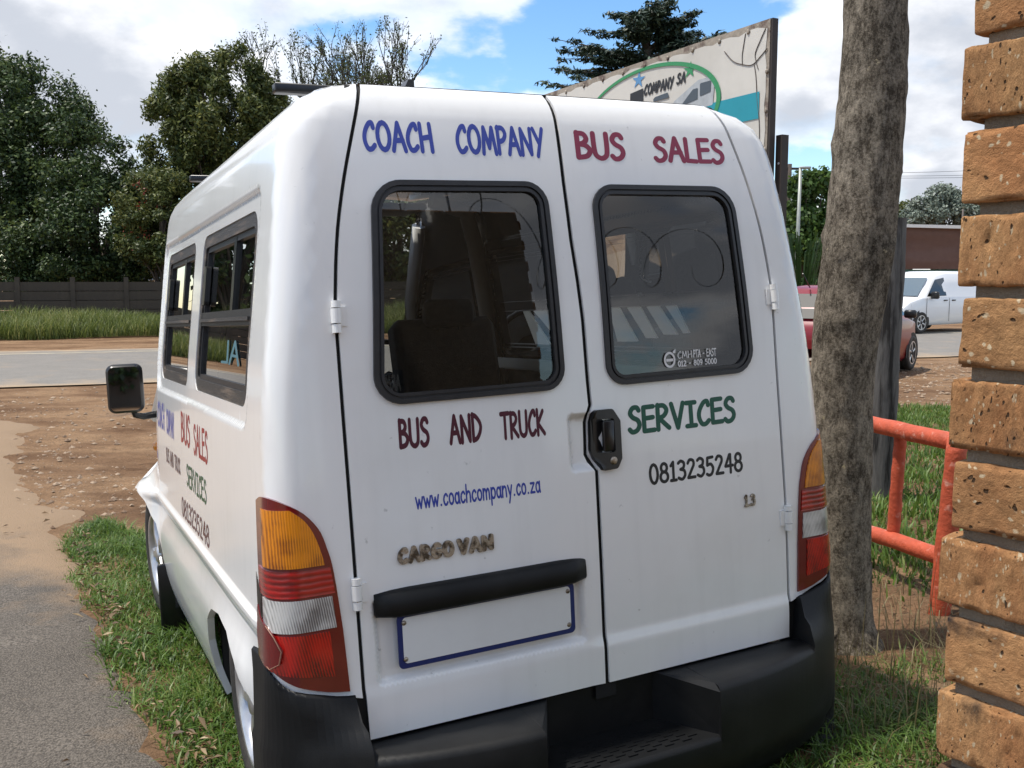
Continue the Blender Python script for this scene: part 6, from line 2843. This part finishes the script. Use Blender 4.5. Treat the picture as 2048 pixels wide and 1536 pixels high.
def build_poles():
    ST = mat('galvanised_pole', (.34, .36, .33), rough=.5, metal=.3, var=.1)
    WD = mat('dark_pole_wood', (.065, .05, .042), rough=.9, var=.3)
    p = at(1590, 600, 36)
    root = empty('street_lamp', (p.x, p.y, 0))
    tag(root, 'thin grey street lamp with a short flat arm', 'street lamp')
    top = at(1601, 336, 36)
    t = Vector((top.x - p.x, top.y - p.y, top.z))
    MB().tube([(0, 0, -.1), tuple(t * .5), tuple(t)], [.085, .07, .055], 10).build('pole', ST, root)
    MB().rbox((t.x + .17, t.y, t.z + .01), (.40, .16, .09), .03, axis=0).build('lamp_head', ST, root)
    q = at(1565, 600, 47)
    r2 = empty('utility_pole', (q.x, q.y, 0))
    tag(r2, 'dark leaning wooden utility pole beside the sign post', 'utility pole')
    tq = at(1580, 328, 47)
    tv = Vector((tq.x - q.x, tq.y - q.y, tq.z))
    MB().tube([(0, 0, -.1), tuple(tv)], [.14, .10], 9).build('pole', WD, r2)
    MB().box((tv.x, tv.y, tv.z - .22), (.9, .1, .1)).build('cross_arm', WD, r2)
    MB().rbox((tv.x - .22, tv.y - .1, tv.z - 2.0), (.3, .25, .5), .05, axis=2).build('junction_box', WD, r2)
    ST2 = mat('line_wire', (.05, .05, .055), rough=.6)
    for k, (z0, z1) in enumerate(((337, 333), (344, 341), (350, 349))):
        a, b = at(1580, 346 + k * 3, 47), at(2250, 326 + k * 6, 60)
        if k == 0:
            b = at(2250, 318, 60)
        w = MB()
        pts = []
        for i in range(15):
            u = i / 14
            pt = a.lerp(b, u)
            pt.z -= .55 * 4 * u * (1 - u) * .5
            pts.append(pt - a)
        w.tube(pts, .012, 4)
        o = w.build('power_line', ST2, None)
        o.location = a
        tag(o, ('topmost', 'middle', 'lowest')[k] + ' of the three power lines crossing behind the tree trunk', 'power line', 'overhead power lines')


build_poles()


def build_stall():
    """Brown shade-cloth enclosure across the road."""
    BR = mat('brown_shade_cloth', (.15, .085, .065), rough=.9, var=.12, vscale=3)
    GC_ = mat('green_shade_cloth', (.045, .12, .085), rough=.9, var=.15, vscale=2)
    WH = mat('white_roof_sheet', (.68, .68, .66), rough=.5)
    PO = mat('stall_pole', (.12, .10, .09), rough=.8)
    o = at(1790, 600, 44)
    ang = math.atan2(.10, 1)
    root = empty('shade_cloth_stall', (o.x, o.y, 0), -.12)
    tag(root, 'brown shade-cloth stall with a white roof edge across the road', 'stall')
    zt, zm = at(1850, 455, 44).z, at(1850, 538, 44).z
    Wd = 3.05

    def cloth(z0, z1, m, nm, sag, y0=0.0):
        nx, nz_ = 40, 14
        V, F = [], []
        for j in range(nz_ + 1):
            for i in range(nx + 1):
                u, v = i / nx, j / nz_
                f = sag * math.sin(v * 9 + 2.2 * math.sin(u * 3.1) + u * 2) * math.sin(math.pi * u) + sag * .6 * noise.noise(Vector((u * 3, v * 12, 2)))
                V.append((-1.5 + (Wd + 1.5) * u, y0 + f, z0 + (z1 - z0) * v))
        for j in range(nz_):
            for i in range(nx):
                a = j * (nx + 1) + i
                F.append((a, a + 1, a + nx + 2, a + nx + 1))
        me = bpy.data.meshes.new(nm)
        me.from_pydata(V, [], F)
        me.polygons.foreach_set('use_smooth', [True] * len(F))
        me.update()
        link(nm, me, m, root)
    cloth(zm, zt, BR, 'brown_cloth', .07)
    cloth(.0, zm - .03, GC_, 'green_cloth', .03, .06)
    MB().prism([(Wd, .03, 0), (Wd, 2.8, 0), (Wd, 2.8, zt - .05), (Wd, .03, zt)], (.03, 0, 0)).build('side_cloth', BR, root)
    MB().box((.8, 1.3, zt + .05), (4.8, 3.1, .14), Matrix.Rotation(.03, 3, 'Y')).build('roof', WH, root)
    for x in (-1.4, .2, Wd - .03):
        MB().tube([(x, -.10, 0), (x, -.10, zt)], .05, 7).build('pole', PO, root)
    p = at(1917, 600, 42)
    q = at(1917, 418, 42)
    f = MB()
    f.tube([(0, 0, -.1), (0, 0, q.z)], .035, 7)
    fo = f.build('fence_pole', PO, None)
    fo.location = (p.x, p.y, 0)
    tag(fo, 'thin dark upright pole at the corner of the brown stall', 'pole')
    mk = at(1848, 560, 40)
    k = MB()
    k.prism([(-.14, 0, 0), (.14, 0, 0), (.14, 0, 1.35), (.06, 0, 1.5), (-.10, 0, 1.42)], (0, .06, 0))
    ko = k.build('marker_stone', mat('pale_concrete', (.42, .40, .36), rough=.9, var=.2), None)
    ko.location = (mk.x, mk.y, 0)
    tag(ko, 'short pale concrete marker in front of the green cloth', 'marker')
    w = at(1612, 548, 52)
    hs = empty('white_shed', (w.x, w.y, 0))
    tag(hs, 'small white shed half hidden by the reeds', 'shed')
    MB().box((0, 1, .85), (2.6, 2, 1.7)).build('wall', WH, hs)
    MB().prism([(-1.4, -.1, 1.7), (1.4, -.1, 1.7), (1.4, -.1, 1.78), (-1.4, -.1, 1.95)], (0, 2.2, 0)).build('roof', WH, hs)


build_stall()


# ------------------------------------------------------------------ vehicles across the road
def smooth_loft(mb, secs):
    m = len(secs[0])
    vs = [p for s in secs for p in s]
    fs = [(i * m + j, i * m + j + 1, (i + 1) * m + j + 1, (i + 1) * m + j) for i in range(len(secs) - 1) for j in range(m - 1)]
    fs += [tuple(range(m))[::-1], tuple((len(secs) - 1) * m + j for j in range(m))]
    mb.add(vs, fs, True)


def car_wheel(root, x, y, r, sg, spokes, rim_col):
    w = MB()
    ax = Vector((0, sg, 0))
    c = Vector((x, y, r))
    w.lathe([(r * .66, 0), (r * .70, .012), (r * .85, .018), (r * .96, .004), (r, -.02), (r, -.17), (r * .9, -.19), (r * .6, -.19)], c, ax, 28)
    o = w.build('wheel', TYRE, root)
    k = MB()
    k.lathe([(r * .67, .004), (r * .62, .008), (r * .58, -.02), (r * .5, -.08), (.001, -.08)], c, ax, 24)
    k.lathe([(.001, .008), (r * .14, .006), (r * .16, -.02)], c, ax, 14)
    k.build('hub', DARKIN, o)
    s = MB()
    for i in range(spokes):
        a = 2 * math.pi * i / spokes + .3
        d, e = Vector((math.cos(a), 0, math.sin(a))), Vector((-math.sin(a), 0, math.cos(a)))
        vs = [c + d * rr * r + e * hw * r * q + ax * (.004 - .01 * abs(q)) for rr, hw in ((.10, .10), (.40, .085), (.66, .16)) for q in (-1, 0, 1)]
        s.add(vs, [(i2 * 3 + j, i2 * 3 + j + 1, (i2 + 1) * 3 + j + 1, (i2 + 1) * 3 + j) for i2 in range(2) for j in range(2)])
    s.lathe([(r * .67, .010), (r * .60, .010)], c, ax, 24)
    s.build('rim', rim_col, o, fix=False)


def car(name, label, cat, loc, heading, st, Wd, paint, wheels, wr, glass, spokes, rim_col, lower=None):
    """st: list of (x, z_low, z_belt, z_roof, half width low, half width belt, half width roof); x forward."""
    root = empty(name, loc, heading)
    tag(root, label, cat)
    secs = []
    for (x, zl, zb, zr, wl, wb, wr_) in st:
        half = [(wl * .9, zl), (wl, zl + .08), (wb * 1.01, zl + (zb - zl) * .55), (wb, zb - .03), (wb * .985, zb)]
        if zr > zb + .06:
            half += [(wb * .55 + wr_ * .45, zb + (zr - zb) * .5), (wr_ * 1.0, zr - .09), (wr_ * .93, zr - .03), (wr_ * .6, zr)]
        else:
            half += [(wb * .95, zb + .01), (wb * .85, zb + .02), (wb * .6, zb + .03), (wb * .4, zb + .035)]
        ring = [(x, -y, z) for y, z in half] + [(x, y, z) for y, z in half[::-1]]
        secs.append(ring)
    b = MB()
    smooth_loft(b, secs)
    b.build('body', paint, root)
    for x in wheels:
        for sg in (-1, 1):
            car_wheel(root, x, sg * (Wd / 2 - .01), wr, sg, spokes, rim_col)
            a = MB()
            cx = Vector((x, sg * (Wd / 2 - .012), wr))
            pts = [(wr * 1.16 * math.cos(t), wr * 1.16 * math.sin(t)) for t in np.linspace(-.2, math.pi + .2, 22)]
            a.add([tuple(cx + Vector((p[0], 0, p[1]))) for p in pts], [tuple(range(22))])
            a.build('wheel_arch', DARKIN, root)
    return root


def side_glass(root, pts, wb, zb, wr_, zr, name='window', m=None, sgs=(-1, 1)):
    for sg in sgs:
        g = MB()
        vs = []
        for x, z in pts:
            t = (z - zb) / (zr - zb)
            w = wb * .985 + (wb * .55 + wr_ * .45 - wb * .985) * min(1, t * 2) if t < .5 else (wb * .55 + wr_ * .45) + (wr_ - (wb * .55 + wr_ * .45)) * (t - .5) * 2.35
            vs.append((x, sg * (w + .008), z))
        g.add(vs, [tuple(range(len(vs)))])
        g.build(name, m, root)


def build_cars():
    CG = mat('car_window_dark', (.012, .014, .016), rough=.05, coat=.5)
    CGW = mat('car_windscreen', (.10, .14, .17), rough=.05, coat=.5)
    RED = mat('red_car_paint', (.20, .006, .014), rough=.35, coat=.25)
    WHI = mat('white_car_paint', (.78, .79, .80), rough=.28, coat=.6)
    BLKP = BLACKP
    RIM = mat('car_rim_silver', (.6, .6, .6), rough=.3, metal=.6)
    HL = mat('headlamp_glass', (.62, .64, .66), rough=.1, coat=.8)
    # red hatchback: heads right and away
    fw = at(1816, 735, 17.4)
    hd = math.radians(52)
    f = Vector((math.cos(hd), math.sin(hd)))
    rt = Vector((math.sin(hd), -math.cos(hd)))
    Lw = 1.38                                            # front axle ahead of the origin
    o = Vector((fw.x, fw.y)) - f * Lw - rt * .80
    st = [(-2.02, .55, .80, .80, .62, .66, .5), (-1.95, .32, .90, .95, .74, .78, .6), (-1.80, .22, .96, 1.18, .80, .84, .62), (-1.45, .20, .98, 1.46, .82, .86, .62), (-.6, .18, .97, 1.53, .84, .87, .63), (.1, .18, .96, 1.51, .84, .87, .62),
          (.55, .18, .95, 1.36, .84, .87, .60), (1.15, .18, .93, .98, .84, .86, .6), (1.60, .20, .86, .88, .82, .83, .6), (1.92, .28, .72, .76, .74, .74, .5), (2.03, .38, .60, .6, .6, .62, .4)]
    rc = car('red_hatchback', 'dark red hatchback parked at the roadside behind the tree trunk', 'car', (o.x, o.y, 0), hd, st, 1.74, RED, (-1.2, 1.38), .315, CG, 5, RIM)
    side_glass(rc, [(-1.55, 1.02), (.95, 1.0), (.35, 1.38), (-.2, 1.43), (-1.35, 1.40)], .87, .97, .63, 1.52, 'window', CG)
    MB().add([(-1.99, -.55, 1.00), (-1.99, .55, 1.00), (-1.62, .50, 1.40), (-1.62, -.50, 1.40)], [(0, 1, 2, 3)])
    rg = MB()
    rg.add([(-1.94, -.58, 1.02), (-1.94, .58, 1.02), (-1.60, .50, 1.40), (-1.60, -.50, 1.40)], [(0, 1, 2, 3)])
    rg.build('rear_window', mat('car_rear_glass', (.012, .013, .014), rough=.45, spec=.3), rc)
    wg = MB()
    wg.add([(1.12, -.60, 1.02), (1.12, .60, 1.02), (.58, .52, 1.40), (.58, -.52, 1.40)], [(0, 1, 2, 3)])
    wg.build('windscreen', CGW, rc)
    for sg in (-1, 1):
        m = MB()
        m.rbox((.78, sg * .97, 1.03), (.12, .20, .14), .04, axis=1)
        m.build('door_mirror', BLKP, rc)
        h = MB()
        h.add([(1.62, sg * .80, .70), (1.90, sg * .70, .68), (1.86, sg * .70, .78), (1.55, sg * .80, .86)], [(0, 1, 2, 3)])
        h.build('headlamp', HL, rc)
        t = MB()
        t.rbox((-1.88, sg * .72, .92), (.10, .16, .24), .04, axis=1)
        t.build('tail_lamp', REDL, rc)
    an = MB()
    an.tube([(-1.40, 0, 1.50), (-1.72, 0, 1.72)], .010, 5)
    an.build('aerial', BLKP, rc)
    # white panel van: heads left and towards the camera
    fw = at(1838, 666, 28.8)
    hd = math.radians(180 + 33)
    f = Vector((math.cos(hd), math.sin(hd)))
    lf = Vector((-math.sin(hd), math.cos(hd)))
    o = Vector((fw.x, fw.y)) - f * 1.45 - lf * .86
    st = [(-2.25, .40, 1.05, 1.70, .80, .86, .70), (-2.2, .30, 1.08, 1.80, .88, .92, .74), (-1.0, .25, 1.08, 1.86, .90, .93, .76), (.1, .24, 1.08, 1.86, .90, .93, .75), (.55, .24, 1.08, 1.80, .90, .93, .72), (.95, .24, 1.07, 1.52, .90, .93, .68),
          (1.42, .24, 1.06, 1.12, .90, .92, .66), (1.95, .24, .94, .97, .88, .88, .6), (2.18, .28, .78, .82, .82, .82, .5), (2.27, .34, .62, .64, .70, .70, .4)]
    wv = car('white_panel_van', 'white panel van driving along the road behind the red car', 'van', (o.x, o.y, 0), hd, st, 1.86, WHI, (-1.35, 1.45), .33, CG, 6, RIM)
    side_glass(wv, [(.25, 1.12), (1.22, 1.10), (.72, 1.60), (.25, 1.66)], .93, 1.08, .74, 1.84, 'window', CG)
    wg = MB()
    wg.add([(1.45, -.74, 1.12), (1.45, .74, 1.12), (.80, .62, 1.66), (.80, -.62, 1.66)], [(0, 1, 2, 3)])
    wg.build('windscreen', CGW, wv)
    bp = MB()
    smooth_loft(bp, [[(x, -w, .27), (x, -w * 1.01, .50), (x, -w * .96, .62), (x, w * .96, .62), (x, w * 1.01, .50), (x, w, .27)] for x, w in ((1.90, .91), (2.15, .87), (2.27, .76), (2.32, .60))])
    bp.build('front_bumper', BLKP, wv)
    for sg in (-1, 1):
        h = MB()
        h.add([(1.95, sg * .885, .70), (2.24, sg * .74, .68), (2.20, sg * .74, .80), (1.90, sg * .89, .88)], [(0, 1, 2, 3)])
        h.build('headlamp', HL, wv)
        m = MB()
        m.rbox((1.02, sg * 1.05, 1.14), (.14, .24, .22), .05, axis=1)
        m.build('door_mirror', BLKP, wv)
        dh = MB()
        dh.rbox((.32, sg * .945, .98), (.18, .03, .035), .01, axis=0)
        dh.rbox((-.10, sg * .945, .98), (.18, .03, .035), .01, axis=0)
        dh.build('door_handle', BLKP, wv)
        sm = MB()
        for x in (.12, 1.25):
            sm.tube([(x, sg * .945, .35), (x, sg * .945, 1.05)], .006, 4)
        sm.build('door_seam', BLKP, wv)


build_cars()
